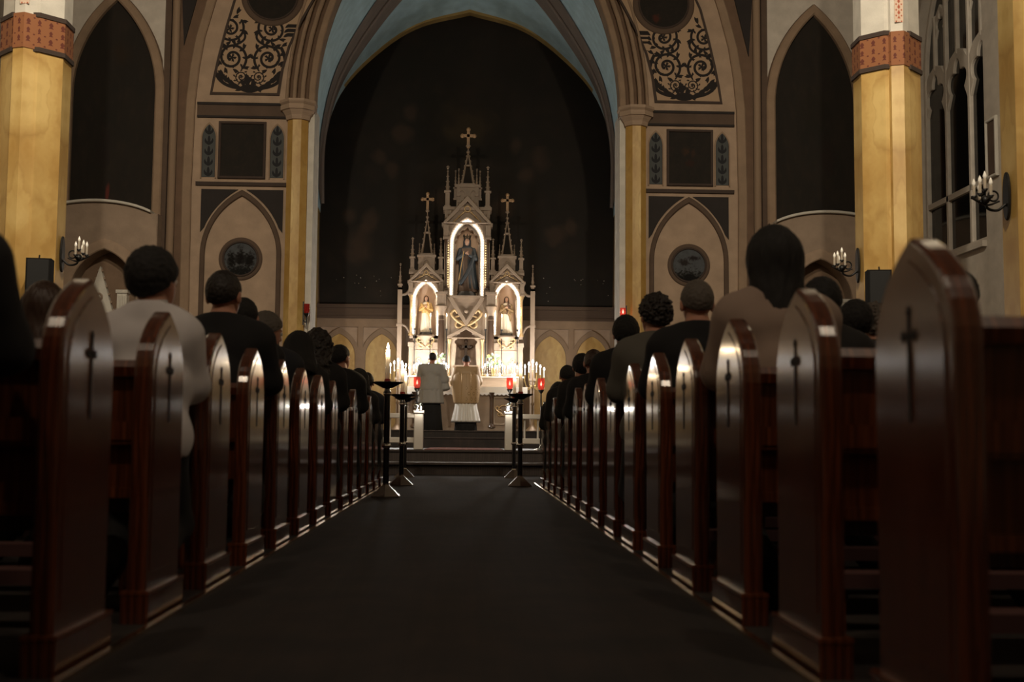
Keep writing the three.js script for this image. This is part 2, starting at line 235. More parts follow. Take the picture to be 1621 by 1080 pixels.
// wall between nave and chancel
const wallFront = structure('wall_front');
const AW = 3.02, AR = 6.6, SPR = 7.05;                                   // chancel arch: half width, radius, spring
const riseOf = (w, R) => Math.sqrt(R * R - (R - w) * (R - w));
{
  const rise = (t) => Math.sqrt((AR + t) ** 2 - (AR - AW) ** 2);
  mesh('wall_surface', boxUV(ext(poly([[-8.8, 0], [8.8, 0], [8.8, 14], [-8.8, 14]], [archOutline(0, AW + 0.04, 0.4, SPR, rise(0.04), 28)]), 0.55, WZ - 0.75)), M.brown, wallFront);
  // arch orders, alternately proud and sunk
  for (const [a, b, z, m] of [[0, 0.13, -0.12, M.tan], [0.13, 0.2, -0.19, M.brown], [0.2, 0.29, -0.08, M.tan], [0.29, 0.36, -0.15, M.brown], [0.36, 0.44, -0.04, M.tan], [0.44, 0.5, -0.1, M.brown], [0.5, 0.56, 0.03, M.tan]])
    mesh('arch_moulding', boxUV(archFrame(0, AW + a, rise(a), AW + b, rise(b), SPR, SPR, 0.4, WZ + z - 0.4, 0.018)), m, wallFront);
  for (const s of [-1, 1]) {
    const X = (pts) => mirrored(s, pts), P = (name, shape, z, d, m, bevel = 0) => mesh(name, boxUV(ext(shape, d, z, bevel, 1)), m, wallFront);
    const R = (name, x0, x1, y0, y1, z, d, m, bevel = 0) => P(name, poly(X([[x0, y0], [x1, y0], [x1, y1], [x0, y1]])), z, d, m, bevel);
    // cream facing with the curved outer edge of the nave vault
    const edge = [[5.47, 0], [5.48, 3], [5.5, 5.4], [5.47, 7.13], [5.41, 7.8], [5.32, 8.39], [5.12, 9.16], [4.85, 10], [4.5, 10.9], [4.1, 11.8]];
    const arch = halfArch(AW + 0.56, rise(0.56), 30).filter(([, y]) => y < 4.7).map(([x, y]) => [x, y + SPR]);
    P('wall_facing', poly(X([[3.5, 0], ...edge, ...arch.reverse(), [3.5, SPR]])), WZ - 0.25, 0.25, M.cream);
    P('vault_rib', poly(X([...edge.map(([x, y]) => [x + 0.02, y]), ...edge.map(([x, y]) => [x - 0.16, y]).reverse()])), WZ - 0.2, 0.27, M.tan, 0.02);
    // the jamb, its column and the capital
    R('jamb', 3.0, 3.12, 0.4, SPR, WZ - 0.8, 0.78, M.white);
    mesh('column', boxUV(flat(at(new THREE.CylinderGeometry(0.215, 0.215, 6.4, 8, 1).rotateY(PI / 8), s * 3.31, 3.6, WZ - 0.02))), M.marble, wallFront);
    mesh('column_base', join([box(0.56, 0.3, 0.4, s * 3.31, 0.35, WZ - 0.02), box(0.5, 0.1, 0.36, s * 3.31, 0.55, WZ - 0.02)]), M.cream, wallFront);
    mesh('capital', join([[0.24, 0.26, 6.76, 0.08], [0.26, 0.33, 6.84, 0.1], [0.36, 0.36, 6.94, 0.09], [0.33, 0.38, 7.03, 0.05], [0.38, 0.38, 7.08, 0.05]].map(([a, b, y, h]) => flat(at(new THREE.CylinderGeometry(b, a, h, 8).rotateY(PI / 8), s * 3.31, y + h / 2, WZ)))), M.cream, wallFront);
    // bands and panels below the scroll ornament
    R('frieze', 3.5, 5.27, 6.84, 7.05, WZ - 0.01, 0.05, M.umber); R('frieze_line', 3.5, 5.27, 7.05, 7.1, WZ - 0.01, 0.07, M.spandrel); R('frieze_line', 3.5, 5.27, 6.8, 6.84, WZ - 0.01, 0.06, M.spandrel);
    R('band', 3.48, 5.26, 5.46, 5.53, WZ - 0.01, 0.06, M.darkBrown); R('band_fillet', 3.48, 5.27, 5.53, 5.56, WZ - 0.01, 0.05, M.cream);
    // blind arch below: dark spandrels, brown arch band
    const cx = 4.36, sp = halfArch(0.82, 1.33, 18).map(([x, y]) => [x, y + 4.1]).filter(([, y]) => y > 4.55 && y < 5.39);
    for (const k of [-1, 1]) { const q = sp.map(([x, y]) => [cx + k * x, y]), pts = [[cx + k * 0.79, 5.39], [cx + k * 0.79, 4.55], ...q]; P('spandrel', poly(s * k > 0 ? X(pts.slice().reverse()) : X(pts)), WZ - 0.01, 0.035, M.spandrel); }
    mesh('arch_band', boxUV(archFrame(s * cx, 0.69, 1.16, 0.78, 1.28, 0.9, 4.1, 0.07, WZ - 0.01, 0.015)), M.umber, wallFront);
    // shaft at the corner and dark spandrel between the vault ribs
    mesh('wall_shaft', [cyl(0.075, 0.075, 13, s * 5.76, 0.4, WZ - 0.12, 12)], M.tan, wallFront);
    P('painted_spandrel', poly(X([[5.615, 8.3], [5.7, 9.6], [5.66, 10.6], [4.95, 10.6], [5.3, 9.6]])), WZ - 0.2, 0.04, M.spandrel);
    R('corner_pier', 5.86, 5.98, 0, 13, WZ - 0.22, 0.1, M.umber);
    // tall arched frame at the end of the aisle
    mesh('arch_frame', boxUV(archFrame(s * 6.93, 0.8, 1.86, 0.98, 2.08, 4.3, 7.3, 0.16, WZ - 0.22, 0.03)), M.tan, wallFront);
    P('aisle_wall_field', poly(X([[5.98, 7.3], ...archOutline(6.93, 1.0, 7.3, 7.3, 2.1).slice(1, -1).map(([x, y]) => [x, y]).reverse(), [8.5, 7.3], [8.5, 10.5], [5.98, 10.5]])), WZ - 0.22, 0.05, M.grey);
    // hood over the side altar, with a pointed recess
    const hood = []; for (let i = 0; i <= 20; i++) { const a = -1 + 2 * i / 20; hood.push([7.08 + 1.3 * a, 4.5 + 0.56 * Math.sqrt(Math.max(0, 1 - a * a * 0.92))]); }
    const hp = hood.filter(([x]) => x > 5.92);
    P('altar_hood', poly(X([[5.92, 0.0], [8.4, 0.0], ...hp.slice().reverse(), [5.92, hp[0][1]]]), [X(archOutline(6.9, 0.62, 0.4, 3.3, 0.85))]), WZ - 0.2, 0.42, M.hood, 0.02);
    P('lit_hood_edge', poly(X([...hp.map(([x, y]) => [x, y]).reverse(), ...hp.map(([x, y]) => [x, y + 0.05])])), WZ - 0.15, 0.46, M.white, 0.01);  // lit upper edge of the hood, its brightness put into white colour
    mesh('recess_arch', boxUV(archFrame(s * 6.9, 0.62, 0.85, 0.84, 1.05, 0.4, 3.3, 0.08, WZ + 0.2, 0.02)), M.cream, wallFront);
    R('recess_back', 6.2, 7.6, 0.3, 4.3, WZ - 0.22, 0.03, M.niche);
  }
}
// chancel: side walls, rear wall with blind arcade, vault
{
  const rearArch = (() => { const c = new THREE.CatmullRomCurve3([[3.82, 6.4], [3.82, 7.2], [3.77, 8.2], [3.36, 9.55], [2.36, 10.68], [1.36, 11.36], [0, 11.74]].map(([x, y]) => V3(x, y, 0)), false, 'centripetal'); return c.getSpacedPoints(30).map((p) => [p.x, p.y]); })();
  const RZ = -31;
  for (const [s, n] of [[-1, 'wall_chancel_left'], [1, 'wall_chancel_right']]) { const w = structure(n); mesh('wall_surface', boxUV(slab(s * 4 - 0.15, s * 4 + 0.15, 0.2, 14, -31.4, -23.9)), M.ochre, w); }
  const w = structure('wall_rear');
  mesh('wall_surface', boxUV(slab(-4.2, 4.2, 0.2, 14, -31.4, RZ - 0.05)), M.cream, w);
  mesh('dado_moulding', [slab(-3.85, 3.85, 3.93, 4.02, RZ - 0.06, RZ + 0.1), slab(-3.85, 3.85, 3.72, 3.93, RZ - 0.06, RZ + 0.05), slab(-3.85, 3.85, 3.66, 3.72, RZ - 0.06, RZ + 0.08)], M.umber, w);
  mesh('dado_band', boxUV(slab(-3.85, 3.85, 3.44, 3.66, RZ - 0.06, RZ + 0.015)), M.tan, w);
  for (let i = 0; i < 7; i++) {                                          // blind arcade: marbled fields between brown arches
    const cx = -3.27 + i * 1.09;
    mesh('arcade_field', boxUV(ext(poly(archOutline(cx, 0.44, 0.8, 2.66, 0.62)), 0.02, RZ - 0.05)), M.marble, w);
    mesh('arcade_arch', boxUV(archFrame(cx, 0.41, 0.6, 0.52, 0.76, 0.8, 2.66, 0.06, RZ - 0.05, 0.01)), M.tan, w);
  }
  for (let i = 0; i < 8; i++) mesh('arcade_strip', boxUV(slab(-3.815 + i * 1.09 - 0.07, -3.815 + i * 1.09 + 0.07, 0.8, 3.46, RZ - 0.05, RZ + 0.012)), M.tan, w);
  for (const s of [-1, 1]) mesh('wall_border', boxUV(ext(poly([...rearArch, ...rearArch.map(([x, y]) => [x * 1.045, y + 0.12]).reverse()].map(([x, y]) => [s * x, y])), 0.3, RZ - 0.04)), M.ochre, w);
  // vault: from the arch in the wall to the arch on the rear wall
  const rise = (t) => Math.sqrt((AR + t) ** 2 - (AR - AW) ** 2), front = (() => { const pts = [[AW + 0.45, 6.4], ...halfArch(AW + 0.45, rise(0.3), 30).map(([x, y]) => [x, y + SPR])]; const c = new THREE.CatmullRomCurve3(pts.map(([x, y]) => V3(x, y, 0)), false, 'centripetal'); return c.getSpacedPoints(30).map((p) => [p.x, p.y]); })();
  const onVault = (u, v, lift = 0) => { const i = Math.min(29, Math.floor(u * 30)), t = u * 30 - i, L = (A) => [A[i][0] + (A[i + 1][0] - A[i][0]) * t, A[i][1] + (A[i + 1][1] - A[i][1]) * t], a = L(rearArch), b = L(front), bow = 0.35 * Math.sin(v * PI) * u; return [a[0] + (b[0] - a[0]) * v - lift * (1 - u), a[1] + (b[1] - a[1]) * v + bow - lift * u, RZ + 0.02 + (WZ - 0.72 - RZ) * v]; };
  const v = structure('ceiling_chancel');
  for (const s of [-1, 1]) {
    const strip = (f, nu, nv) => { const pos = [], uv = [], idx = []; for (let i = 0; i <= nu; i++) for (let j = 0; j <= nv; j++) { const p = f(i / nu, j / nv); pos.push(s * p[0], p[1], p[2]); uv.push(i / nu * 7, j / nv * 7); } for (let i = 0; i < nu; i++) for (let j = 0; j < nv; j++) { const a = i * (nv + 1) + j, b = a + nv + 1; s > 0 ? idx.push(a, b, a + 1, a + 1, b, b + 1) : idx.push(a, a + 1, b, b, a + 1, b + 1); } const g = new THREE.BufferGeometry(); g.setAttribute('position', new THREE.Float32BufferAttribute(pos, 3)); g.setAttribute('uv', new THREE.Float32BufferAttribute(uv, 2)); g.setIndex(idx); g.computeVertexNormals(); return g; };
    mesh('vault_field', strip((a, b) => onVault(a, b), 30, 16), M.blue, v);
    const diag = (t) => [0.03 + 0.97 * t, 0.02 + 0.5 * Math.pow(t, 1.35)];
    mesh('vault_rib', tube(Array.from({ length: 14 }, (_, i) => { const p = onVault(...diag(i / 13), 0.06); return [s * p[0], p[1], p[2]]; }), 0.05, 40, 6), M.ribGrey, v);
    mesh('painted_band', strip((a, b) => { const [u, q] = diag(a); return onVault(Math.min(1, u + (b - 0.5) * 0.05), clamp01(q + (b - 0.5) * 0.24), 0.03); }, 30, 4), M.ribGrey, v);
    const diag2 = (t) => [0.12 + 0.88 * t, 0.98 - 0.46 * Math.pow(t, 1.25)];
    mesh('vault_rib', tube(Array.from({ length: 14 }, (_, i) => { const p = onVault(...diag2(i / 13), 0.06); return [s * p[0], p[1], p[2]]; }), 0.06, 40, 6), M.ribGrey, v);
  }
}
// nave pillars
function pillar(x, z, label) {
  const s = Math.sign(x), o = thing('pillar', label, 'pillar', [x, 0, z], 0, 'nave pillars');
  // clustered octagon: a core with a slimmer strip on each side
  const oct = (r, y, h) => at(new THREE.CylinderGeometry(r, r, h, 8, 1).rotateY(PI / 8), 0, y + h / 2, 0);
  const core = (k, y0, y1) => join([flat(oct(0.44 * k, y0, y1 - y0)), flat(at(new THREE.CylinderGeometry(0.16 * k, 0.16 * k, y1 - y0, 6).rotateY(0.2), 0.02 * s, (y0 + y1) / 2, 0.36 * k))]);
  mesh('base', [flat(oct(0.6, 0, 0.35)), flat(oct(0.54, 0.35, 0.2))], M.cream, o);
  mesh('shaft', boxUV(core(1, 0.55, 5.62)), M.marble, o);
  mesh('band', boxUV(core(1.03, 5.62, 6.08)), bandMat, o);
  mesh('band_moulding', [flat(oct(0.47, 5.59, 0.06))], M.darkBrown, o); mesh('band_moulding', [flat(oct(0.47, 6.05, 0.06))], M.darkBrown, o);
  mesh('upper_shaft', boxUV(core(0.98, 6.08, 14)), M.white, o);
  mesh('painted_strip', [ext(poly([[-0.06, 6.2], [0.06, 6.2], [0.06, 9], [-0.06, 9]]), 0.006, 0.44 * 0.98 * 0.93 + 0.1)], stripMat, o);
  return o;
}
const bandTex = canvasTex(512, 256, (g, w, h) => {
  g.fillStyle = '#8a5836'; g.fillRect(0, 0, w, h); g.fillStyle = '#5c2a1c';
  for (let i = 0; i < 8; i++) { const x = 32 + i * 64; for (const [y, k] of [[60, 1], [120, 0.8], [185, 1]]) { g.beginPath(); g.moveTo(x, y - 24 * k); g.quadraticCurveTo(x + 20 * k, y, x + 5, y + 8); g.lineTo(x + 14 * k, y + 22); g.lineTo(x - 14 * k, y + 22); g.lineTo(x - 5, y + 8); g.quadraticCurveTo(x - 20 * k, y, x, y - 24 * k); g.fill(); } for (const y of [28, 150, 226]) { g.beginPath(); g.arc(x + 32, y, 6, 0, 6.3); g.fill(); } }
}); bandTex.wrapS = bandTex.wrapT = THREE.RepeatWrapping; bandTex.repeat.set(1.1, 2.17); bandTex.offset.set(0, -5.62 * 2.17);
const bandMat = std([1, 1, 1], 0.8, { map: bandTex });
const stripTex = canvasTex(64, 256, (g, w, h) => { g.fillStyle = '#cdb5a0'; g.fillRect(0, 0, w, h); g.fillStyle = '#a3543c'; for (let j = 0; j < 8; j++) { const y = 16 + j * 32; for (const x of [14, 50]) { g.beginPath(); g.arc(x, y, 5, 0, 6.3); g.fill(); } g.beginPath(); g.moveTo(32, y - 2); g.lineTo(42, y + 16); g.lineTo(32, y + 28); g.lineTo(22, y + 16); g.fill(); } });
stripTex.wrapS = stripTex.wrapT = THREE.RepeatWrapping; stripTex.repeat.set(8, 1.6); stripTex.offset.set(0.5, 0);
const stripMat = std([1, 1, 1], 0.8, { map: stripTex });
pillar(-5.74, -15.9, 'yellow marbled nave pillar on the left with patterned russet band');
pillar(5.74, -15.9, 'yellow marbled nave pillar right of the dark arched painting');
pillar(5.74, -11.4, 'nearest yellow marbled nave pillar cut by the right picture edge');

// ================= PAINTINGS AND PAINTED ORNAMENT =================
// murky oil painting: dark ground with dim cloudy figures
function murk(w, h, tones, spots, sd) {
  const t = dataTex(w, h, (u, v) => {
    const n = fbm(u * 5, v * 5, sd, 5), m = fbm(u * 14 + n, v * 14, sd + 3, 3);
    let c = mixc(tones[0], tones[1], clamp01(0.35 + 1.3 * n)); c = mixc(c, tones[2], clamp01(0.9 * m));
    for (const [x, y, rx, ry, col, k] of spots) { const d = Math.hypot((u - x) / rx, (v - y) / ry) + 0.9 * m + 0.5 * n; c = mixc(c, col, k * clamp01(1.6 - 1.6 * d)); }
    return c;
  }, true); t.wrapS = t.wrapT = THREE.ClampToEdgeWrapping; return t;
}
const fitUV = (g, x0, y0, x1, y1) => { const p = g.attributes.position, uv = new Float32Array(p.count * 2); for (let i = 0; i < p.count; i++) { uv[2 * i] = (p.getX(i) - x0) / (x1 - x0); uv[2 * i + 1] = (p.getY(i) - y0) / (y1 - y0); } g.setAttribute('uv', new THREE.BufferAttribute(uv, 2)); return g; };
const oil = (tex, k = 1) => phy([k, k, k], 0.75, { map: tex, specularIntensity: 0.4 });
const DK = [[0.125, 0.11, 0.092], [0.155, 0.13, 0.105], [0.2, 0.16, 0.125]];
{ // great mural on the rear wall
  const c = new THREE.CatmullRomCurve3([[3.8, 4.02], [3.82, 5.5], [3.82, 7.2], [3.77, 8.2], [3.36, 9.55], [2.36, 10.68], [1.36, 11.36], [0, 11.74]].map(([x, y]) => V3(x, y, 0)), false, 'centripetal').getSpacedPoints(44).map((p) => [p.x, p.y - 4]);
  const pts = [...c, ...c.slice(0, -1).reverse().map(([x, y]) => [-x, y])];
  const spots = [[0.5, 0.62, 0.12, 0.1, [0.23, 0.19, 0.13], 0.8], [0.5, 0.46, 0.2, 0.05, [0.2, 0.17, 0.14], 0.6]];
  for (const [x, y, r] of [[0.13, 0.2, 0.06], [0.1, 0.3, 0.03], [0.17, 0.28, 0.035], [0.2, 0.5, 0.03], [0.27, 0.58, 0.04], [0.24, 0.46, 0.03], [0.74, 0.5, 0.05], [0.7, 0.45, 0.04], [0.85, 0.27, 0.03], [0.8, 0.24, 0.04], [0.66, 0.55, 0.03], [0.3, 0.65, 0.03], [0.41, 0.35, 0.05], [0.62, 0.34, 0.05]]) spots.push([x, y, r, r * 1.2, [0.26, 0.2, 0.155], 0.65]);
  const t = murk(512, 512, DK, spots, 11.3), o = thing('mural', 'huge dark arched mural covering the wall behind the altar', 'mural', [0, 4, -30.98]);
  mesh('canvas', fitUV(ext(poly(pts), 0.03, -0.04), -3.85, 0, 3.85, 7.8), oil(t), o);
  const st = []; for (let i = 0; i < 26; i++) { const s = i % 2 ? 1 : -1; st.push(at(new THREE.OctahedronGeometry(0.008 + 0.008 * rnd(), 0), s * (1.9 + 1.8 * rnd()), 0.15 + 0.75 * rnd(), -0.005)); }
  const g = mesh('gold_stars', st, std([0.55, 0.5, 0.42], 0.4), o); g.userData.label = 'tiny pale gilt stars'; g.userData.kind = 'stuff';
}
for (const s of [-1, 1]) { // tall arched paintings at the ends of the aisles
  const side = s < 0 ? 'left' : 'right', o = thing('arched_painting', s < 0 ? 'tall dark pointed-arch painting beside the left yellow pillar' : 'tall dark pointed-arch painting beside the right yellow pillar', 'painting', [s * 6.93, 4.3, WZ - 0.2]);
  const t = murk(256, 512, DK, s < 0 ? [[0.55, 0.78, 0.14, 0.06, [0.16, 0.12, 0.08], 0.7], [0.45, 0.2, 0.03, 0.05, [0.36, 0.16, 0.13], 0.9], [0.4, 0.38, 0.1, 0.1, [0.13, 0.1, 0.09], 0.6]] : [[0.5, 0.6, 0.2, 0.1, [0.13, 0.11, 0.08], 0.7], [0.65, 0.4, 0.1, 0.1, [0.15, 0.11, 0.09], 0.6]], 21 + s);
  mesh('canvas', fitUV(ext(poly(archOutline(0, 0.82, 0, 3.0, 1.88)), 0.02, 0), -0.85, 0, 0.85, 4.9), oil(t), o);
}
// scroll ornament: acanthus spirals painted on the cream wall inside a dark outline
function scrolls(g, w, h) {
  g.fillStyle = '#a48a6f'; g.fillRect(0, 0, w, h); g.lineCap = 'round'; g.strokeStyle = '#1a1310'; g.fillStyle = '#1a1310';
  const leaf = (x, y, a, l) => { g.save(); g.translate(x, y); g.rotate(a); g.beginPath(); g.moveTo(0, 0); g.quadraticCurveTo(l * 0.45, -l * 0.38, l, -l * 0.08); g.quadraticCurveTo(l * 0.6, l * 0.08, l * 0.75, l * 0.3); g.quadraticCurveTo(l * 0.3, l * 0.22, 0, 0); g.fill(); g.restore(); };
  const spiral = (cx, cy, r, a0, dir) => {
    g.beginPath(); for (let i = 0; i <= 90; i++) { const t = i / 90, a = a0 + dir * t * 3.5 * PI, q = r * (1 - 0.8 * t); const x = cx + q * Math.cos(a), y = cy + q * Math.sin(a); i ? g.lineTo(x, y) : g.moveTo(x, y); } g.lineWidth = r * 0.17; g.stroke();
    for (let i = 0; i < 9; i++) { const a = a0 + dir * (i / 9) * 2 * PI, q = r * (1 - 0.25 * i / 9); leaf(cx + q * Math.cos(a), cy + q * Math.sin(a), a + dir * 0.9, r * 0.5); leaf(cx + q * 0.95 * Math.cos(a), cy + q * 0.95 * Math.sin(a), a + PI - dir * 0.5, r * 0.3); }
    for (let i = 0; i < 5; i++) leaf(cx, cy, i * 1.257, r * 0.34); g.beginPath(); g.arc(cx, cy, r * 0.1, 0, 6.3); g.fill();
  };
  const S = w / 512 * 1.12, H0 = h; h += 70;
  for (const k of [-1, 1]) {
    const X = (x) => w / 2 + k * x * S, dir = k;
    spiral(X(112), h - 285 * S, 92 * S, k > 0 ? PI * 0.75 : PI * 0.25, dir); spiral(X(130), h - 470 * S, 88 * S, k > 0 ? PI * 1.2 : -PI * 0.2, -dir); spiral(X(52), h - 165 * S, 42 * S, k > 0 ? PI * 0.9 : PI * 0.1, -dir);
    g.lineWidth = 20 * S; g.beginPath(); g.moveTo(X(14), h - 95 * S); g.bezierCurveTo(X(240), h - 80 * S, X(240), h - 250 * S, X(190), h - 350 * S); g.stroke();
    g.lineWidth = 14 * S; g.beginPath(); g.moveTo(X(190), h - 350 * S); g.bezierCurveTo(X(60), h - 360 * S, X(20), h - 400 * S, X(40), h - 440 * S); g.stroke();
    for (let i = 0; i < 7; i++) { leaf(X(30 + i * 28), h - (95 + 8 * i) * S, k > 0 ? 0.2 - i * 0.35 : PI - 0.2 + i * 0.35, 62 * S); leaf(X(150 + i * 10), h - (120 + 60 * i) * S, k > 0 ? -0.6 : PI + 0.6, 46 * S); }
    for (let i = 0; i < 5; i++) leaf(X(90 + i * 22), h - (560 + 30 * i) * S, -PI / 2 + k * 0.4 * (i % 2 ? 1 : -1), 52 * S);
  }
  g.beginPath(); g.ellipse(w / 2, h - 92 * S, 60 * S, 26 * S, 0, 0, 6.3); g.fill(); leaf(w / 2 - 14 * S, h - 100 * S, -PI / 2, 90 * S); leaf(w / 2 + 10 * S, h - 100 * S, -PI / 2 + 0.4, 60 * S); leaf(w / 2 - 30 * S, h - 100 * S, -PI / 2 - 0.4, 60 * S);
}
const scrollTex = canvasTex(512, 1024, scrolls), ornMat = std([1, 1, 1], 0.85, { map: scrollTex });
const lancetTex = canvasTex(128, 512, (g, w, h) => {
  g.fillStyle = '#4d504f'; g.fillRect(0, 0, w, h); g.fillStyle = '#16161a'; g.strokeStyle = '#16161a'; g.lineWidth = 9; g.strokeRect(0, 0, w, h);
  for (let j = 0; j < 5; j++) { const y = 70 + j * 96; for (const k of [-1, 1]) { g.beginPath(); g.moveTo(64, y + 40); g.quadraticCurveTo(64 + k * 60, y + 20, 64 + k * 34, y - 26); g.quadraticCurveTo(64 + k * 26, y + 6, 64, y + 12); g.fill(); } g.beginPath(); g.ellipse(64, y - 8, 13, 40, 0, 0, 6.3); g.fill(); }
});
const lancetMat = std([0.75, 0.75, 0.75], 0.8, { map: lancetTex });
for (const s of [-1, 1]) {
  const X = (pts) => mirrored(s, pts);
  // panel outline: outer side follows the vault, inner side follows the arch
  const inner = [[3.69, 7.26], [3.62, 7.79], [3.5, 8.25], [3.3, 8.72], [3.05, 9.2], [2.7, 9.8]], outer = [[5.04, 7.26], [4.99, 7.6], [4.91, 8.02], [4.78, 8.6], [4.63, 9.17], [4.35, 9.8]];
  const inset = (d) => X([...outer.map(([x, y], i) => [x - d, i ? y : y + d]), ...inner.slice().reverse().map(([x, y], i, a) => [x + d, i === a.length - 1 ? y + d : y])]);
  mesh('ornament_border', boxUV(ext(poly(X([...outer, ...inner.slice().reverse()]), [inset(0.05)]), 0.035, WZ - 0.01)), M.darkBrown, wallFront);
  const panel = ext(poly(inset(0.045)), 0.015, WZ - 0.002), x0 = s < 0 ? -5.0 : 3.55;
  mesh('scroll_ornament', fitUV(panel, x0, 7.3, x0 + 1.45, 10.2), ornMat, wallFront);
  for (const cx of [3.71, 5.03]) { mesh('painted_lancet', fitUV(ext(poly(archOutline(s * cx, 0.13, 5.63, 6.4, 0.27)), 0.02, WZ - 0.005), s * cx - 0.13, 5.6, s * cx + 0.13, 6.7), lancetMat, wallFront); mesh('lancet_border', boxUV(archFrame(s * cx, 0.13, 0.27, 0.155, 0.31, 5.6, 6.4, 0.03, WZ - 0.005)), M.tan, wallFront); }
  const side = s < 0 ? 'left' : 'right';
  const roundel = (y, R, r, x, lab, tex) => { const o = thing('round_painting', lab, 'painting', [s * x, y - R, WZ + 0.01]); mesh('frame', at(new THREE.TorusGeometry((R + r) / 2, (R - r) / 2, 10, 48).scale(1, 1, 0.5), 0, R, 0), M.umber, o); mesh('frame_rim', at(new THREE.TorusGeometry(r, 0.02, 8, 48), 0, R, 0.02), M.darkBrown, o); mesh('canvas', fitUV(at(new THREE.CylinderGeometry(r, r, 0.02, 48).rotateX(PI / 2), 0, R, 0), -r, R - r, r, R + r), oil(tex), o); };
  roundel(9.27, 0.62, 0.49, 3.87, `round dark painting in brown frame high above the ${side} scroll ornament`, murk(128, 128, DK, s > 0 ? [[0.35, 0.2, 0.1, 0.1, [0.3, 0.14, 0.09], 0.8]] : [], 31 + s));
  roundel(4.03, 0.42, 0.33, 4.36, s < 0 ? 'round bluish painting of three dark figures in the left blind arch' : 'round bluish painting of a hilly scene in the right blind arch',
    murk(128, 128, [[0.27, 0.28, 0.29], [0.31, 0.32, 0.33], [0.24, 0.24, 0.25]], s < 0 ? [[0.25, 0.45, 0.18, 0.28, [0.1, 0.09, 0.085], 1.4], [0.5, 0.5, 0.17, 0.36, [0.1, 0.085, 0.08], 1.4], [0.75, 0.45, 0.18, 0.28, [0.1, 0.09, 0.085], 1.4], [0.5, 0.12, 0.5, 0.2, [0.08, 0.075, 0.07], 1.2]] : [[0.36, 0.58, 0.2, 0.12, [0.15, 0.13, 0.12], 1.1], [0.6, 0.7, 0.24, 0.08, [0.14, 0.12, 0.12], 1.1], [0.5, 0.02, 0.8, 0.36, [0.1, 0.09, 0.08], 1.5]], 41 + s));
  const o = thing('square_painting', s < 0 ? 'square black framed painting between the left pair of painted lancets' : 'square dark portrait painting between the right pair of painted lancets', 'painting', [s * 4.385, 5.6, WZ + 0.005]);
  mesh('frame', ext(poly([[-0.46, 0], [0.46, 0], [0.46, 1.13], [-0.46, 1.13]], [[[-0.41, 0.05], [0.41, 0.05], [0.41, 1.08], [-0.41, 1.08]]]), 0.06, -0.01, 0.012, 1), M.darkBrown, o);
  mesh('canvas', fitUV(slab(-0.42, 0.42, 0.04, 1.09, -0.01, 0.015), -0.42, 0.04, 0.42, 1.09), oil(murk(128, 128, DK, s > 0 ? [[0.4, 0.62, 0.1, 0.1, [0.22, 0.15, 0.1], 0.9], [0.58, 0.58, 0.08, 0.1, [0.2, 0.14, 0.1], 0.9], [0.5, 0.4, 0.16, 0.1, [0.18, 0.11, 0.08], 0.8]] : [], 51 + s)), o);
}
{ // brown plaque on the right aisle wall beside the window
  const o = thing('wall_plaque', 'brown plaque in pale frame on the wall right of the traceried window', 'plaque', [8.5, 4.88, -18.78], -PI / 2);
  mesh('frame', ext(poly([[-0.2, 0], [0.2, 0], [0.2, 0.98], [-0.2, 0.98]], [[[-0.15, 0.05], [0.15, 0.05], [0.15, 0.93], [-0.15, 0.93]]]), 0.06, 0, 0.012, 1), M.white, o);
  mesh('panel', boxUV(slab(-0.16, 0.16, 0.04, 0.94, 0, 0.03)), M.umber, o);
}

// ================= HIGH ALTAR =================
const Z0 = -29;
function gableShape(hw, y0, y1, t) { return poly([[-hw - t, y0], [hw + t, y0], [hw + t, y0 + 0.04], [0, y1 + t * 1.6], [-hw - t, y0 + 0.04]], [[[-hw + t * 0.6, y0 + 0.035], [hw - t * 0.6, y0 + 0.035], [0, y1 - t * 0.7]]]); }
const crocketsOn = (a, b, n, r) => Array.from({ length: n }, (_, i) => { const t = (i + 0.7) / (n + 0.4); return ball(r, a[0] + (b[0] - a[0]) * t, a[1] + (b[1] - a[1]) * t, a[2] + (b[2] - a[2]) * t, 6); });
function pinnacle(x, y0, z, w, shaft, spire) {                              // square shaft, moulded cap, crocketed spire and finial
  const g = [box(w, 0.05, w, x, y0 + 0.025, z), box(w * 0.62, shaft, w * 0.62, x, y0 + shaft / 2, z), box(w * 1.1, 0.04, w * 1.1, x, y0 + shaft, z)];
  g.push(at(new THREE.ConeGeometry(w * 0.42, spire, 4).rotateY(PI / 4), x, y0 + shaft + 0.02 + spire / 2, z));
  for (const k of [-1, 1]) { g.push(...crocketsOn([x + k * w * 0.34, y0 + shaft + 0.03, z], [x, y0 + shaft + spire, z], 4, w * 0.11)); g.push(box(w * 0.1, shaft * 0.8, 0.02, x + k * w * 0.3, y0 + shaft / 2, z + w * 0.31)); }
  const t = y0 + shaft + spire; g.push(ball(w * 0.18, x, t - 0.02, z, 8), ball(w * 0.11, x, t + w * 0.24, z, 8), box(w * 0.5, w * 0.12, w * 0.16, x, t + w * 0.1, z));
  return g;
}
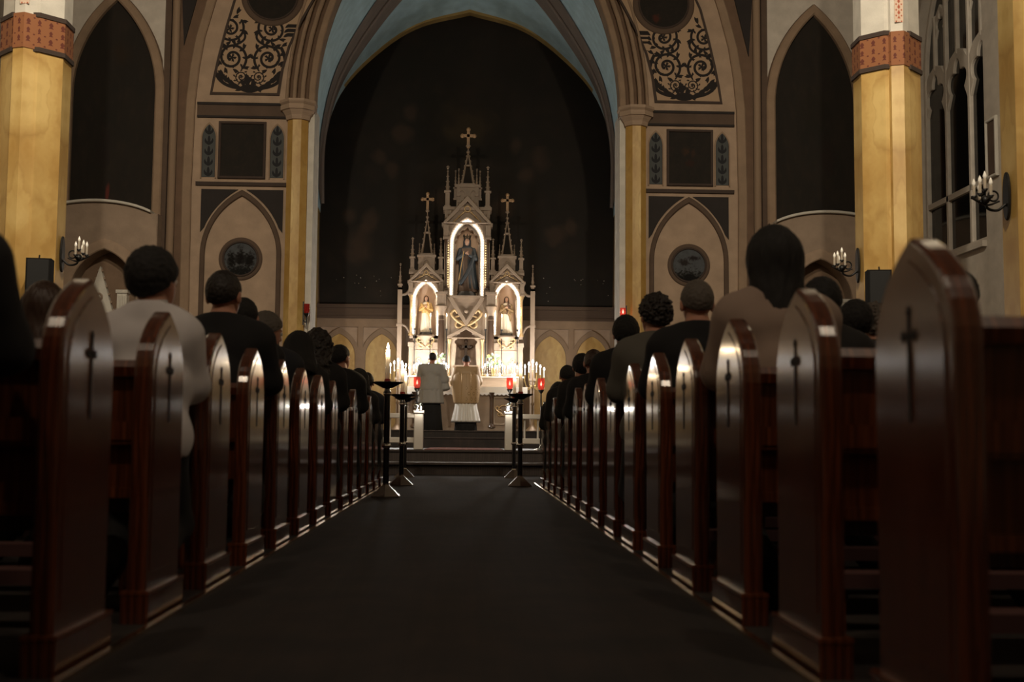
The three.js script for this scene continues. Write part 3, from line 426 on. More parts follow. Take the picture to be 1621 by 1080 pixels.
function spireOpen(cx, y0, y1, w, z) {                                     // openwork spire: four legs meeting at a finial, crockets outside
  const g = [], top = [cx, y1, z], q = w * 0.5;
  for (const [i, k] of [[-1, -1], [1, -1], [-1, 1], [1, 1]]) g.push(rod([cx + i * q, y0, z + k * q], top, w * 0.11, w * 0.06, 6), ...crocketsOn([cx + i * q * 1.15, y0, z + k * q * 1.15], [cx + i * 0.02, y1, z + k * 0.02], 6, w * 0.075));
  g.push(box(w * 1.25, 0.05, w * 1.25, cx, y0, z), box(w * 0.46, 0.04, w * 0.46, cx, y0 + (y1 - y0) * 0.6, z), ball(w * 0.16, cx, y1 + 0.02, z, 8), cyl(w * 0.06, w * 0.06, 0.16, cx, y1, z, 8), lathe([[0.001, 0], [w * 0.22, 0.05], [w * 0.1, 0.1], [w * 0.14, 0.13], [0.001, 0.16]], 10).translate(cx, y1 + 0.12, z));
  return g;
}
const crossOn = (x, y, z, h) => { const t = h * 0.075; return [box(t * 2, h, t * 2, x, y + h / 2, z), box(h * 0.62, t * 2, t * 2, x, y + h * 0.66, z), ...[[h * 0.31, h * 0.66], [-h * 0.31, h * 0.66], [0, h]].map(([dx, dy]) => ball(t * 1.6, x + dx, y + dy, z, 6))]; };
const colonnette = (x, z, y0, y1, r) => [lathe([[r * 1.9, 0], [r * 1.9, 0.03], [r * 1.3, 0.07], [r, 0.1], [r, y1 - y0 - 0.16], [r * 1.15, y1 - y0 - 0.15], [r * 1.1, y1 - y0 - 0.11], [r * 1.9, y1 - y0 - 0.03], [r * 1.9, y1 - y0]], 12).translate(x, y0, z)];
const scrollPair = (x, y, z, w) => [-1, 1].flatMap((k) => [tube([[x + k * 0.02, y - w * 0.5, z], [x + k * w * 0.5, y - w * 0.25, z + 0.01], [x + k * w * 0.95, y + w * 0.25, z], [x + k * w * 0.75, y + w * 0.5, z], [x + k * w * 0.55, y + w * 0.3, z]], w * 0.1, 20, 6), at(new THREE.TorusGeometry(w * 0.22, w * 0.08, 6, 14), x + k * w * 0.45, y - w * 0.42, z), ball(w * 0.1, x + k * w * 0.95, y + w * 0.3, z, 6), tube([[x + k * 0.05, y, z], [x + k * w * 0.4, y + w * 0.12, z], [x + k * w * 0.7, y + w * 0.05, z]], w * 0.07, 12, 6)]);

{ // altar table with its frontal
  const o = thing('altar_table', 'cream carved altar table behind the two clergy', 'altar', [0, 0.77, -28.35]);
  mesh('body', [slab(-1.28, 1.28, 0.08, 0.9, -0.3, 0.3), slab(-1.36, 1.36, 0, 0.08, -0.36, 0.36)], M.altar, o);
  mesh('mensa', ext(poly([[-1.42, 0.9], [1.42, 0.9], [1.42, 1.02], [-1.42, 1.02]]), 0.76, -0.38, 0.02), M.altar, o);
  for (const x of [-1.18, -0.62, 0.62, 1.18]) mesh('column', colonnette(x, 0.34, 0.08, 0.9, 0.045), M.shaftDark, o);
  for (const x of [-0.9, 0, 0.9]) { mesh('panel_moulding', ext(poly([[x - 0.24, 0.14], [x + 0.24, 0.14], [x + 0.24, 0.8], [x - 0.24, 0.8]], [[[x - 0.2, 0.18], [x + 0.2, 0.18], [x + 0.2, 0.76], [x - 0.2, 0.76]]]), 0.04, 0.29, 0.01, 1), M.altarTrim, o); mesh('carved_scroll', [...scrollPair(x, 0.48, 0.32, 0.2), at(new THREE.TorusGeometry(0.12, 0.02, 6, 24), x, 0.48, 0.32)], M.altarGold, o); }
  const c = thing('altar_cloth', 'white altar cloth with scalloped lace edge hanging over the altar table', 'cloth', [0, 1.6, -28.35]);
  mesh('linen', [slab(-1.44, 1.44, 0.19, 0.2, -0.39, 0.39), slab(-1.45, 1.45, 0.04, 0.2, 0.385, 0.395)], M.cloth, c);
  const sc = [[-1.45, 0.06]]; for (let i = 0; i <= 160; i++) { const x = -1.45 + 2.9 * i / 160; sc.push([x, 0.035 - 0.035 * Math.abs(Math.sin(i / 160 * 29 * PI))]); } sc.push([1.45, 0.06]);
  mesh('lace_edge', ext(poly(sc), 0.01, 0.386), M.lace, c);
  const gr = thing('altar_shelf', 'stepped white marble shelf at the back of the altar, crowded with candles', 'shelf', [0, 1.8, -28.72]);
  mesh('shelf_body', slab(-1.36, -0.34, 0, 0.24, -0.2, 0.1), M.altar, gr); mesh('shelf_body', slab(0.34, 1.36, 0, 0.24, -0.2, 0.1), M.altar, gr);
  mesh('shelf_top', slab(-1.4, -0.32, 0.24, 0.28, -0.22, 0.13), M.paintWhite, gr); mesh('shelf_top', slab(0.32, 1.4, 0.24, 0.28, -0.22, 0.13), M.paintWhite, gr);
  const tb = thing('tabernacle', 'small gilt tabernacle box in the middle of the altar behind the gold chasuble', 'tabernacle', [0, 1.8, -28.72]);
  mesh('body', slab(-0.27, 0.27, 0, 0.5, -0.2, 0.12), M.altar, tb); mesh('door', archBand(0, 0.001, 0.001, 0.17, 0.2, 0.05, 0.26, 0.03, 0.11, 0.005), M.gilt, tb); mesh('cornice', slab(-0.3, 0.3, 0.5, 0.54, -0.22, 0.15), M.altar, tb);
}
const RER = thing('reredos', 'towering carved gothic reredos with three lit niches, spires and crosses', 'altar screen', [0, 0.77, Z0]);
{
  const o = RER, B = 0.77, add = (name, g, m) => mesh(name, (Array.isArray(g) ? join(g) : g).translate(0, -B, 0), m, o);
  const D = -0.42;                                                          // depth of the body behind the face (local z 0 is the face)
  // ---- pedestals ----
  for (const s of [-1, 1]) {
    add('side_pedestal', [slab(s * 0.98 - 0.4, s * 0.98 + 0.4, B, 2.8, D, 0.02), slab(s * 0.98 - 0.42, s * 0.98 + 0.42, 2.8, 2.9, D, 0.06), slab(s * 0.98 - 0.3, s * 0.98 + 0.3, 2.9, 3.06, D, 0.0)], M.altar);
    add('panel_moulding', ext(poly([[s * 0.98 - 0.3, 2.1], [s * 0.98 + 0.3, 2.1], [s * 0.98 + 0.3, 2.72], [s * 0.98 - 0.3, 2.72]], [[[s * 0.98 - 0.26, 2.14], [s * 0.98 + 0.26, 2.14], [s * 0.98 + 0.26, 2.68], [s * 0.98 - 0.26, 2.68]]]), 0.04, 0.01, 0.01, 1), M.altarTrim);
    add('carved_scroll', [...scrollPair(s * 0.98, 2.42, 0.05, 0.2), ...scrollPair(s * 0.98, 2.9, 0.08, 0.22)], M.altarGold);
    add('statue_corbel', lathe([[0.001, 0], [0.05, 0.03], [0.11, 0.14], [0.2, 0.22], [0.22, 0.28], [0.001, 0.28]], 8).translate(s * 0.98, 2.8, 0.02), M.altar);
  }
  // ---- side towers ----
  for (const s of [-1, 1]) {
    const c = s * 0.98, nicheHole = foiled(c, 0.25, 3.07, 3.95, 0.42, 5, 0.045);
    add('side_tower', ext(poly([[c - 0.39, 3.0], [c + 0.39, 3.0], [c + 0.39, 4.6], [c - 0.39, 4.6]], [archOutline(c, 0.33, 3.06, 3.93, 0.5)]), 0.42, D), M.altar);
    add('niche_back', slab(c - 0.35, c + 0.35, 3.0, 4.5, D - 0.02, D + 0.02), M.peach);
    add('niche_arch', between(archOutline(c, 0.34, 3.07, 3.95, 0.52), nicheHole, 0.06, -0.15, 0), M.altar);
    add('foil_trim', between(foiled(c, 0.385, 3.9, 3.93, 0.6, 9, 0.035), archOutline(c, 0.335, 3.9, 3.93, 0.505), 0.05, 0.0, 0), M.altar);
    add('gable', [ext(gableShape(0.38, 4.36, 4.77, 0.05), 0.12, -0.02, 0.012, 1), ...crocketsOn([c * 0 - 0.43, 4.42, 0.05], [0, 4.85, 0.05], 5, 0.022), ...crocketsOn([0.43, 4.42, 0.05], [0, 4.85, 0.05], 5, 0.022)].map((g) => g.translate(c, 0, 0)), M.altar);
    add('gable_carving', [at(new THREE.TorusGeometry(0.045, 0.014, 6, 14), c, 4.6, 0.05), ...[-1, 1].flatMap((k) => [0, 1, 2].map((i) => ball(0.022, c + k * (0.07 + 0.08 * i), 4.56 - 0.06 * i, 0.04, 6))), ...[-1, 1].map((k) => tube([[c + k * 0.03, 4.55, 0.04], [c + k * 0.15, 4.48, 0.05], [c + k * 0.28, 4.4, 0.04]], 0.014, 10, 6))], M.altarGold);
    add('cornice', [slab(c - 0.42, c + 0.42, 4.56, 4.62, D - 0.02, 0.05), slab(c - 0.45, c - 0.36, 4.34, 4.4, D, 0.08), slab(c + 0.36, c + 0.45, 4.34, 4.4, D, 0.08), slab(c - 0.42, c + 0.42, 4.62, 4.66, D, 0.03)], M.altar);
    for (const k of [-1, 1]) {
      add('niche_column', colonnette(c + k * 0.36, 0.06, 3.06, 4.05, 0.03), M.altarGold);
      add('column_block', [box(0.1, 0.3, 0.1, c + k * 0.37, 4.2, 0.05), box(0.13, 0.04, 0.13, c + k * 0.37, 4.06, 0.05)], M.altar);
      add('pinnacle', pinnacle(c + k * 0.345, 4.64, -0.04, 0.13, 0.33, 0.46), M.altar);
      add('small_pinnacle', pinnacle(c + k * 0.18, 4.84, -0.16, 0.08, 0.2, 0.28), M.altar);
    }
    add('spire_base', [slab(c - 0.2, c + 0.2, 4.62, 5.02, -0.36, 0.0), slab(c - 0.23, c + 0.23, 4.98, 5.04, -0.38, 0.02), ext(poly(archOutline(c, 0.1, 4.66, 4.8, 0.14), [archOutline(c, 0.075, 4.67, 4.8, 0.11)]), 0.03, 0.0)], M.altar);
    add('spire', spireOpen(c, 5.06, 5.98, 0.25, -0.18), M.altar);
    add('cross', crossOn(c, 6.18, -0.18, 0.4), M.crossWood);
  }
  // ---- centre tower ----
  add('centre_tower', ext(poly([[-0.55, 2.0], [0.55, 2.0], [0.55, 6.16], [-0.55, 6.16]], [archOutline(0, 0.42, 4.03, 5.34, 0.62), archOutline(0, 0.3, 2.05, 2.9, 0.5)]), 0.5, -0.44), M.altar);
  add('niche_back', slab(-0.45, 0.45, 3.95, 6.05, -0.47, -0.42), M.peach);
  add('niche_arch', between(archOutline(0, 0.43, 4.03, 5.34, 0.63), foiled(0, 0.31, 4.03, 5.3, 0.46, 7, 0.05), 0.05, -0.2, 0), M.altar);
  add('niche_frame', archFrame(0, 0.305, 0.46, 0.325, 0.49, 4.03, 5.34, 0.04, -0.1), M.shaftDark);
  add('foil_trim', between(foiled(0, 0.485, 5.3, 5.34, 0.74, 11, 0.045), archOutline(0, 0.425, 5.3, 5.34, 0.625), 0.05, 0.05, 0), M.altar);
  add('gable', [ext(gableShape(0.52, 5.8, 6.4, 0.06), 0.14, 0.02, 0.012, 1), ...crocketsOn([-0.58, 5.88, 0.1], [0, 6.5, 0.1], 7, 0.026), ...crocketsOn([0.58, 5.88, 0.1], [0, 6.5, 0.1], 7, 0.026)], M.altar);
  add('gable_carving', [at(new THREE.TorusGeometry(0.07, 0.02, 6, 18), 0, 6.17, 0.09), ...[-1, 1].flatMap((k) => [0, 1, 2].map((i) => ball(0.03, k * (0.1 + 0.1 * i), 6.08 - 0.1 * i, 0.08, 6))), ...[-1, 1].map((k) => tube([[k * 0.05, 6.12, 0.08], [k * 0.2, 5.98, 0.08], [k * 0.34, 5.84, 0.08]], 0.018, 10, 6))], M.altarGold);
  add('cornice', [slab(-0.59, 0.59, 6.14, 6.22, -0.46, 0.1), slab(-0.62, -0.5, 5.76, 5.82, -0.44, 0.12), slab(0.5, 0.62, 5.76, 5.82, -0.44, 0.12)], M.altar);
  for (const k of [-1, 1]) {
    add('niche_column', colonnette(k * 0.5, 0.1, 4.2, 5.42, 0.03), M.shaftDark);
    add('column_block', [box(0.13, 0.32, 0.1, k * 0.51, 5.6, 0.1), box(0.15, 0.05, 0.13, k * 0.51, 5.44, 0.1)], M.altar);
    add('pinnacle', pinnacle(k * 0.49, 6.2, 0.02, 0.15, 0.4, 0.6), M.altar);
    add('small_pinnacle', pinnacle(k * 0.3, 6.42, -0.14, 0.1, 0.3, 0.42), M.altar);
    add('small_pinnacle', pinnacle(k * 0.22, 6.5, 0.0, 0.085, 0.26, 0.4), M.altar);
    // great columns beside the tabernacle niche
    add('great_column', [cyl(0.085, 0.075, 1.85, k * 0.6, 1.98, 0.1, 16)], M.shaftDark);
    add('column_capital', [lathe([[0.08, 0], [0.07, 0.06], [0.09, 0.2], [0.14, 0.32], [0.14, 0.36], [0.001, 0.36]], 12).translate(k * 0.6, 3.44, 0.1), slab(k * 0.6 - 0.11, k * 0.6 + 0.11, 3.8, 4.08, 0.0, 0.2), slab(k * 0.6 - 0.14, k * 0.6 + 0.14, 4.06, 4.12, -0.02, 0.23)], M.altar);
    add('column_base', [lathe([[0.14, 0], [0.14, 0.06], [0.1, 0.12], [0.09, 0.18], [0.001, 0.18]], 14).translate(k * 0.6, 1.84, 0.1), slab(k * 0.6 - 0.15, k * 0.6 + 0.15, 0.77, 1.85, -0.1, 0.24)], M.altar);
    // free-standing outer pinnacles with a brace
    add('outer_pinnacle', [slab(k * 1.62 - 0.055, k * 1.62 + 0.055, 0.77, 4.25, -0.25, -0.14), ...pinnacle(k * 1.62, 4.2, -0.195, 0.11, 0.12, 0.5), slab(k * 1.62 - 0.09, k * 1.62 + 0.09, 2.0, 2.06, -0.28, -0.1), slab(k * 1.62 - 0.075, k * 1.62 + 0.075, 3.3, 3.36, -0.27, -0.12)], M.altar);
    add('flying_brace', tube([[k * 1.36, 4.25, -0.2], [k * 1.48, 4.1, -0.2], [k * 1.6, 4.08, -0.2]], 0.035, 14, 6), M.altar); add('flying_brace', tube([[k * 1.36, 3.1, -0.2], [k * 1.47, 3.3, -0.2], [k * 1.6, 3.36, -0.2]], 0.03, 14, 6), M.altar);
  }
  add('spire_base', [slab(-0.27, 0.27, 6.2, 6.75, -0.42, 0.0), slab(-0.31, 0.31, 6.72, 6.79, -0.45, 0.03), ...[-0.14, 0.14].map((x) => ext(poly(archOutline(x, 0.1, 6.34, 6.52, 0.16), [archOutline(x, 0.07, 6.35, 6.52, 0.12)]), 0.03, 0.0))], M.altar);
  add('spire', spireOpen(0, 6.8, 7.62, 0.3, -0.2), M.altar);
  add('cross', crossOn(0, 7.74, -0.2, 0.47), M.crossWood);
  // statue ledge, V-shaped ornament and tabernacle niche
  add('statue_ledge', [slab(-0.4, 0.4, 3.98, 4.04, -0.4, 0.16), slab(-0.34, 0.34, 3.88, 3.98, -0.3, 0.1), slab(-0.28, 0.28, 3.8, 3.88, -0.3, 0.07)], M.altar);
  add('chevron', [ext(poly([[-0.46, 4.0], [-0.33, 4.0], [0, 3.46], [0.33, 4.0], [0.46, 4.0], [0, 3.28]]), 0.09, 0.05, 0.015, 1), ball(0.055, 0, 3.66, 0.1, 10)], M.altar);
  add('carved_scroll', scrollPair(0, 3.5, 0.1, 0.38), M.altarGold);
  add('throne_gable', [ext(poly([[-0.46, 3.0], [0.46, 3.0], [0.46, 3.06], [0, 3.3], [-0.46, 3.06]], [[[-0.36, 3.02], [0.36, 3.02], [0, 3.22]]]), 0.1, 0.05, 0.012, 1)], M.altar);
  add('throne_arch', between(archOutline(0, 0.36, 2.05, 2.92, 0.42), foiled(0, 0.28, 2.05, 2.85, 0.42, 7, 0.05), 0.08, 0.0, 0), M.altarTrim);
  add('throne_back', slab(-0.35, 0.35, 2.0, 3.4, -0.46, -0.4), M.nicheBrown);
  add('crucifix', [...crossOn(0, 2.55, -0.3, 0.42), box(0.2, 0.04, 0.1, 0, 2.54, -0.3)], M.shaftDark);
  for (const k of [-1, 1]) add('throne_column', colonnette(k * 0.4, 0.1, 1.98, 2.98, 0.028), M.altarGold);
  // ---- strings of bulbs round the niches ----
  const bulbG = new THREE.SphereGeometry(0.028, 8, 6), beadG = new THREE.SphereGeometry(0.013, 6, 5);
  const along = (pts, step, f) => { let d = 0; for (let i = 1; i < pts.length; i++) { const a = pts[i - 1], b = pts[i], l = Math.hypot(b[0] - a[0], b[1] - a[1]); while (d < l) { f(a[0] + (b[0] - a[0]) * d / l, a[1] + (b[1] - a[1]) * d / l); d += step; } d -= l; } };
  const put = (g, m, name, x, y, z) => { const b = mesh(name, g, m, o); b.position.set(x, y - B, z); };
  for (const c of [-0.98, 0.98]) add('bulb_backing', archFrame(c, 0.25, 0.41, 0.335, 0.505, 3.07, 3.93, 0.03, -0.08), M.paintWhite);  // white strips behind the bulbs widen their bright band
  add('bulb_backing', archFrame(0, 0.325, 0.5, 0.42, 0.62, 4.04, 5.34, 0.03, -0.08), M.paintWhite);
  for (const c of [-0.98, 0.98]) along(archOutline(c, 0.295, 3.1, 3.93, 0.47, 20), 0.062, (x, y) => put(bulbG, M.bulb, 'bulb', x, y, -0.03));
  along(archOutline(0, 0.375, 4.06, 5.34, 0.57, 20), 0.062, (x, y) => put(bulbG, M.bulb, 'bulb', x, y, -0.03));
  for (const k of [-1, 1]) along([[k * 0.455, 4.25], [k * 0.455, 5.36]], 0.06, (x, y) => put(beadG, M.bead, 'bead_light', x, y, 0.075));
  for (const [c, w, y0, y1] of [[-0.98, 0.295, 3.15, 4.2], [0.98, 0.295, 3.15, 4.2], [0, 0.375, 4.15, 5.6]]) for (const k of [-1, 1]) for (let i = 0; i < 3; i++) { const y = y0 + (y1 - y0) * (i + 0.5) / 3, q = y > (c ? 3.93 : 5.34) ? 0.6 : 1; lamp(c + k * w * q, y, Z0 + 0.1, lin(1, 0.82, 0.6), NICHE_LAMP, 0.03); }
}

// ================= STATUES =================
function statue(label, [x, y, z], h, kind) {
  const o = thing('statue', label, 'statue', [x, y, z], 0, 'statues in the niches'), k = h / 1.6;
  const P = (name, g, m) => mesh(name, (Array.isArray(g) ? join(g) : g).scale(k, k, k), m, o);
  const blueRobe = std([0.022, 0.03, 0.038], 0.5), dress = std([0.1, 0.062, 0.042], 0.6), paleRobe = std([0.62, 0.56, 0.46], 0.6), gold = std([0.45, 0.28, 0.1], 0.45), hair = std([0.06, 0.028, 0.014], 0.6), face = std([0.34, 0.2, 0.135], 0.6);
  P('plinth', [cyl(0.27, 0.25, 0.08, 0, 0, 0, 10), cyl(0.24, 0.22, 0.05, 0, 0.08, 0, 10)], std([0.02, 0.015, 0.012], 0.5));
  const main = kind === 'lady' ? dress : paleRobe, over = kind === 'lady' ? blueRobe : kind === 'green' ? std([0.2, 0.13, 0.06], 0.6) : gold;
  P('robe', robe([[0.12, 0.02, 0, 0.24, 0.2, 0.09], [0.3, 0.01, 0, 0.21, 0.17, 0.08], [0.6, 0, 0, 0.17, 0.14, 0.06], [0.9, -0.01, 0, 0.155, 0.12, 0.04], [1.1, 0, 0, 0.17, 0.11, 0.03], [1.24, 0, 0, 0.16, 0.09, 0.01], [1.3, 0, 0, 0.07, 0.06, 0]], 44, 11), main);
  if (kind === 'lady') P('mantle', [robe([[0.2, 0.05, -0.02, 0.25, 0.19, 0.1], [0.5, 0.03, -0.02, 0.225, 0.165, 0.08], [0.85, 0.01, -0.02, 0.215, 0.14, 0.05], [1.1, 0, -0.02, 0.2, 0.12, 0.03], [1.26, 0, -0.02, 0.17, 0.1, 0.01], [1.32, 0, -0.02, 0.085, 0.075, 0]], 44, 9, 1), tube([[-0.17, 0.3, 0.16], [-0.02, 0.55, 0.19], [0.12, 0.85, 0.17], [0.16, 1.05, 0.12]], 0.05, 20, 8)], over);
  else P('sash', [tube([[-0.16, 1.2, 0.06], [-0.05, 1.0, 0.13], [0.12, 0.8, 0.14], [0.17, 0.6, 0.08]], 0.045, 18, 8), robe([[0.86, 0, 0, 0.175, 0.14, 0.05], [1.0, 0, 0, 0.175, 0.13, 0.05], [1.2, 0, 0, 0.165, 0.1, 0.02]], 32, 9, 2)], over);
  const arms = bones([[-0.17, 1.22, 0, 0.055, -0.23, 0.98, 0.05, 0.055], [-0.23, 0.98, 0.05, 0.055, -0.06, 1.08, 0.19, 0.035], [0.17, 1.22, 0, 0.055, 0.23, 0.98, 0.05, 0.055], [0.23, 0.98, 0.05, 0.055, 0.06, 1.05, 0.19, 0.035]], 0.03);
  P('sleeves', skin(arms, [-0.32, 0.88, -0.1], [0.32, 1.32, 0.26], 0.014), over);
  P('hands', skin(bones([[-0.06, 1.08, 0.19, 0.025, -0.01, 1.12, 0.22, 0.02], [0.06, 1.05, 0.19, 0.025, 0.01, 1.1, 0.22, 0.02], ...[0, 1, 2, 3].map((i) => [-0.01, 1.12 - i * 0.014, 0.22, 0.011, 0.03, 1.16 - i * 0.014, 0.235, 0.008])], 0.012), [-0.12, 1.0, 0.14], [0.12, 1.22, 0.27], 0.008), face);
  P('head', skin((X, Y, Q) => { let d = ellip(X, Y, Q, 0, 1.43, 0.01, 0.07, 0.095, 0.085); d = blend(d, capsule(X, Y, Q, [0, 1.28, 0, 0.045, 0, 1.38, 0, 0.045]), 0.03); d = blend(d, capsule(X, Y, Q, [0, 1.42, 0.09, 0.012, 0, 1.45, 0.085, 0.008]), 0.02); return d; }, [-0.12, 1.24, -0.12], [0.12, 1.56, 0.14], 0.012), face);
  P('veil', skin((X, Y, Q) => { let d = ellip(X, Y, Q, 0, 1.44, -0.02, 0.09, 0.11, 0.1); d = blend(d, capsule(X, Y, Q, [0, 1.42, -0.05, 0.085, 0, 1.22, -0.06, 0.12]), 0.05); return Math.max(d, -(ellip(X, Y, Q, 0, 1.4, 0.1, 0.062, 0.1, 0.1))); }, [-0.18, 1.1, -0.2], [0.18, 1.6, 0.12], 0.014), kind === 'lady' ? over : hair);
  if (kind === 'lady') { P('crown', [lathe([[0.075, 0], [0.09, 0.0], [0.1, 0.06], [0.09, 0.06], [0.075, 0]], 16).translate(0, 1.51, -0.01), ...Array.from({ length: 8 }, (_, i) => at(new THREE.ConeGeometry(0.018, 0.07, 5), 0.095 * Math.cos(i * PI / 4), 1.6, -0.01 + 0.095 * Math.sin(i * PI / 4)))], std([0.05, 0.035, 0.02], 0.4, { metalness: 0.6 })); P('sceptre', rod([-0.2, 0.4, 0.2], [-0.08, 1.15, 0.24], 0.012, 0.012, 6), gold); }
  else P('held_child', [ball(0.05, 0.07, 1.24, 0.17, 10), ball(0.07, 0.08, 1.12, 0.16, 10, 1.4), tube([[0.06, 1.0, 0.16], [0.02, 0.9, 0.19], [-0.02, 0.86, 0.17]], 0.03, 10, 6)], kind === 'green' ? hair : gold);
  return o;
}
statue('tall crowned statue in dark blue mantle in the centre niche', [0, 4.04, Z0 - 0.2], 1.53, 'lady');
statue('pale robed statue in the left lit niche of the reredos', [-0.98, 3.08, Z0 - 0.2], 1.02, 'gold');
statue('pale robed statue with brown sash in the right lit niche', [0.98, 3.08, Z0 - 0.2], 1.02, 'green');

// ================= CANDLES AND LAMPS =================
const flameG = lathe([[0.001, 0], [0.006, 0.004], [0.0105, 0.016], [0.009, 0.03], [0.004, 0.048], [0.001, 0.062]], 10);
const bulbG2 = lathe([[0.001, 0], [0.012, 0.005], [0.017, 0.022], [0.013, 0.04], [0.005, 0.058], [0.001, 0.064]], 10);
const SIDE = { '-1': 'left', 1: 'right' };
for (const s of [-1, 1]) {
  const side = SIDE[s];
  { // seven-branched candelabrum on a pedestal
    const o = thing('candelabrum', `tall branched candelabrum with an arch of white bulbs, ${side} of the altar`, 'candelabrum', [s * 1.57, 0.77, -28.0], 0, 'branched candelabra beside the altar');
    mesh('base', lathe([[0.19, 0], [0.19, 0.03], [0.1, 0.08], [0.05, 0.16], [0.035, 0.3], [0.001, 0.3]], 16), M.darkBrass, o);
    mesh('stem', lathe([[0.022, 0.28], [0.022, 0.6], [0.045, 0.64], [0.022, 0.68], [0.02, 1.0], [0.04, 1.04], [0.016, 1.1], [0.016, 1.5]], 12), M.darkBrass, o);
    for (let i = -3; i <= 3; i++) {
      const x = i * 0.09, y = 1.44 - 0.058 * Math.abs(i);
      if (i) mesh('branch', tube([[0, 1.12 - 0.03 * Math.abs(i), 0], [x * 0.6, 1.1 - 0.045 * Math.abs(i), 0], [x, y - 0.16, 0], [x, y, 0]], 0.009, 18, 6), M.gilt, o);
      const c = mesh('candle', [cyl(0.011, 0.011, 0.16, x, y, 0, 8), cyl(0.02, 0.024, 0.012, x, y - 0.006, 0, 10)], M.wax, o);
      mesh('bulb', bulbG2.clone().scale(1.25, 1.25, 1.25).translate(x, y + 0.16, 0), M.cool, c);
    }
    lamp(s * 1.57, 0.77 + 1.66, -27.85, lin(1, 0.95, 0.9), BRANCH_LAMP, 0.12);
  }
  { // crowded candle rack on the altar shelf
    for (let q = 0; q < 3; q++) {
      const cx = s * (0.52 + 0.3 * q), o = thing('table_candelabrum', `small branched candelabrum on the altar shelf, ${['nearest the centre', 'in the middle', 'at the outer end'][q]} of the ${side} row`, 'candelabrum', [cx, 2.08, -28.66], 0, 'candelabra on the altar shelf');
      mesh('foot', lathe([[0.06, 0], [0.05, 0.015], [0.012, 0.04], [0.01, 0.1], [0.001, 0.1]], 10), M.silver, o);
      for (const [i, y] of [[-2, 0.1], [-1, 0.15], [0, 0.2], [1, 0.15], [2, 0.1]]) {
        const x = i * 0.056; mesh('branch', tube([[0, 0.05, 0], [x * 0.7, 0.045, 0.01], [x, y - 0.04, 0.012 * Math.abs(i)], [x, y, 0.012 * Math.abs(i)]], 0.005, 10, 5), M.silver, o);
        const c = mesh('candle', cyl(0.009, 0.009, 0.09, x, y, 0.012 * Math.abs(i), 7), M.wax, o); mesh('bulb', bulbG2.clone().scale(1.1, 1.1, 1.1).translate(x, y + 0.09, 0.012 * Math.abs(i)), M.cool, c);
        const d = mesh('drop', [ball(0.012, x, y - 0.05, 0.03, 6, 1.7)], M.glass, o); d.userData.label = 'clear crystal drop';
      }
      lamp(cx, 2.46, -28.5, lin(1, 0.95, 0.88), CLUSTER_LAMP, 0.12);
    }
  }
  for (const [q, x] of [1.24, 0.86, 0.47].entries()) { // tall candlesticks
    const o = thing('altar_candlestick', `slender tall gilt candlestick on the altar shelf, ${['outermost', 'second', 'innermost'][q]} on the ${side}`, 'candlestick', [s * x, 2.08, -28.86], 0, 'tall altar candlesticks');
    mesh('base', lathe([[0.055, 0], [0.055, 0.02], [0.02, 0.06], [0.001, 0.06]], 10), M.gilt, o);
    mesh('stem', lathe([[0.013, 0.05], [0.013, 0.3], [0.026, 0.33], [0.012, 0.36], [0.011, 0.8], [0.022, 0.83], [0.01, 0.86], [0.01, 1.1], [0.035, 1.13], [0.035, 1.145], [0.001, 1.145]], 10), M.iron, o);
    const c = mesh('candle', cyl(0.015, 0.015, 0.3, 0, 1.14, 0, 8), M.wax, o); mesh('flame', flameG.clone().scale(1.3, 1.3, 1.3).translate(0, 1.445, 0), M.flame, c);
    if (q < 2) lamp(s * x, 2.08 + 1.53, -28.8, lin(1, 0.8, 0.55), FLAME_LAMP * 0.7, 0.02);
  }
  { // bouquet in a vase
    const o = thing('flower_vase', `bouquet of white and yellow flowers with green leaves on the ${side} of the altar`, 'flowers', [s * 0.66, 2.08, -28.5], 0, 'bouquets on the altar');
    mesh('vase', lathe([[0.04, 0], [0.05, 0.02], [0.035, 0.05], [0.06, 0.14], [0.045, 0.19], [0.05, 0.2]], 14), M.gilt, o);
    const leafG = new THREE.SphereGeometry(0.05, 7, 5).scale(0.34, 1, 0.14);
    for (let i = 0; i < 26; i++) { const a = rnd() * 6.28, t = rnd(), l = mesh('leaf', leafG, M.leaf, o); l.position.set(0.13 * Math.cos(a) * (0.4 + t), 0.24 + 0.26 * rnd(), 0.09 * Math.sin(a)); l.rotation.set(rnd() * 1.2 - 0.6, a, -Math.cos(a) * 1.1); }
    const fl = join([...Array.from({ length: 6 }, (_, i) => new THREE.SphereGeometry(0.02, 6, 5).scale(1, 0.5, 0.7).translate(0.02, 0, 0).rotateY(i * PI / 3)), ball(0.012, 0, 0.006, 0, 6)]);
    for (let i = 0; i < 15; i++) { const a = i * 2.4, r = 0.035 * Math.sqrt(i), f = mesh('flower', fl, i % 3 ? M.petal : petalYellow(), o); f.position.set(r * Math.cos(a) * 1.15, 0.36 + 0.12 * Math.sin(i * 1.7) + 0.05 * rnd(), 0.1 * Math.sin(a) + 0.05); f.rotation.set(PI / 2.6, 0, a); }
  }
}
function petalYellow() { return petalYellow.m ??= std([0.75, 0.62, 0.22], 0.7); }

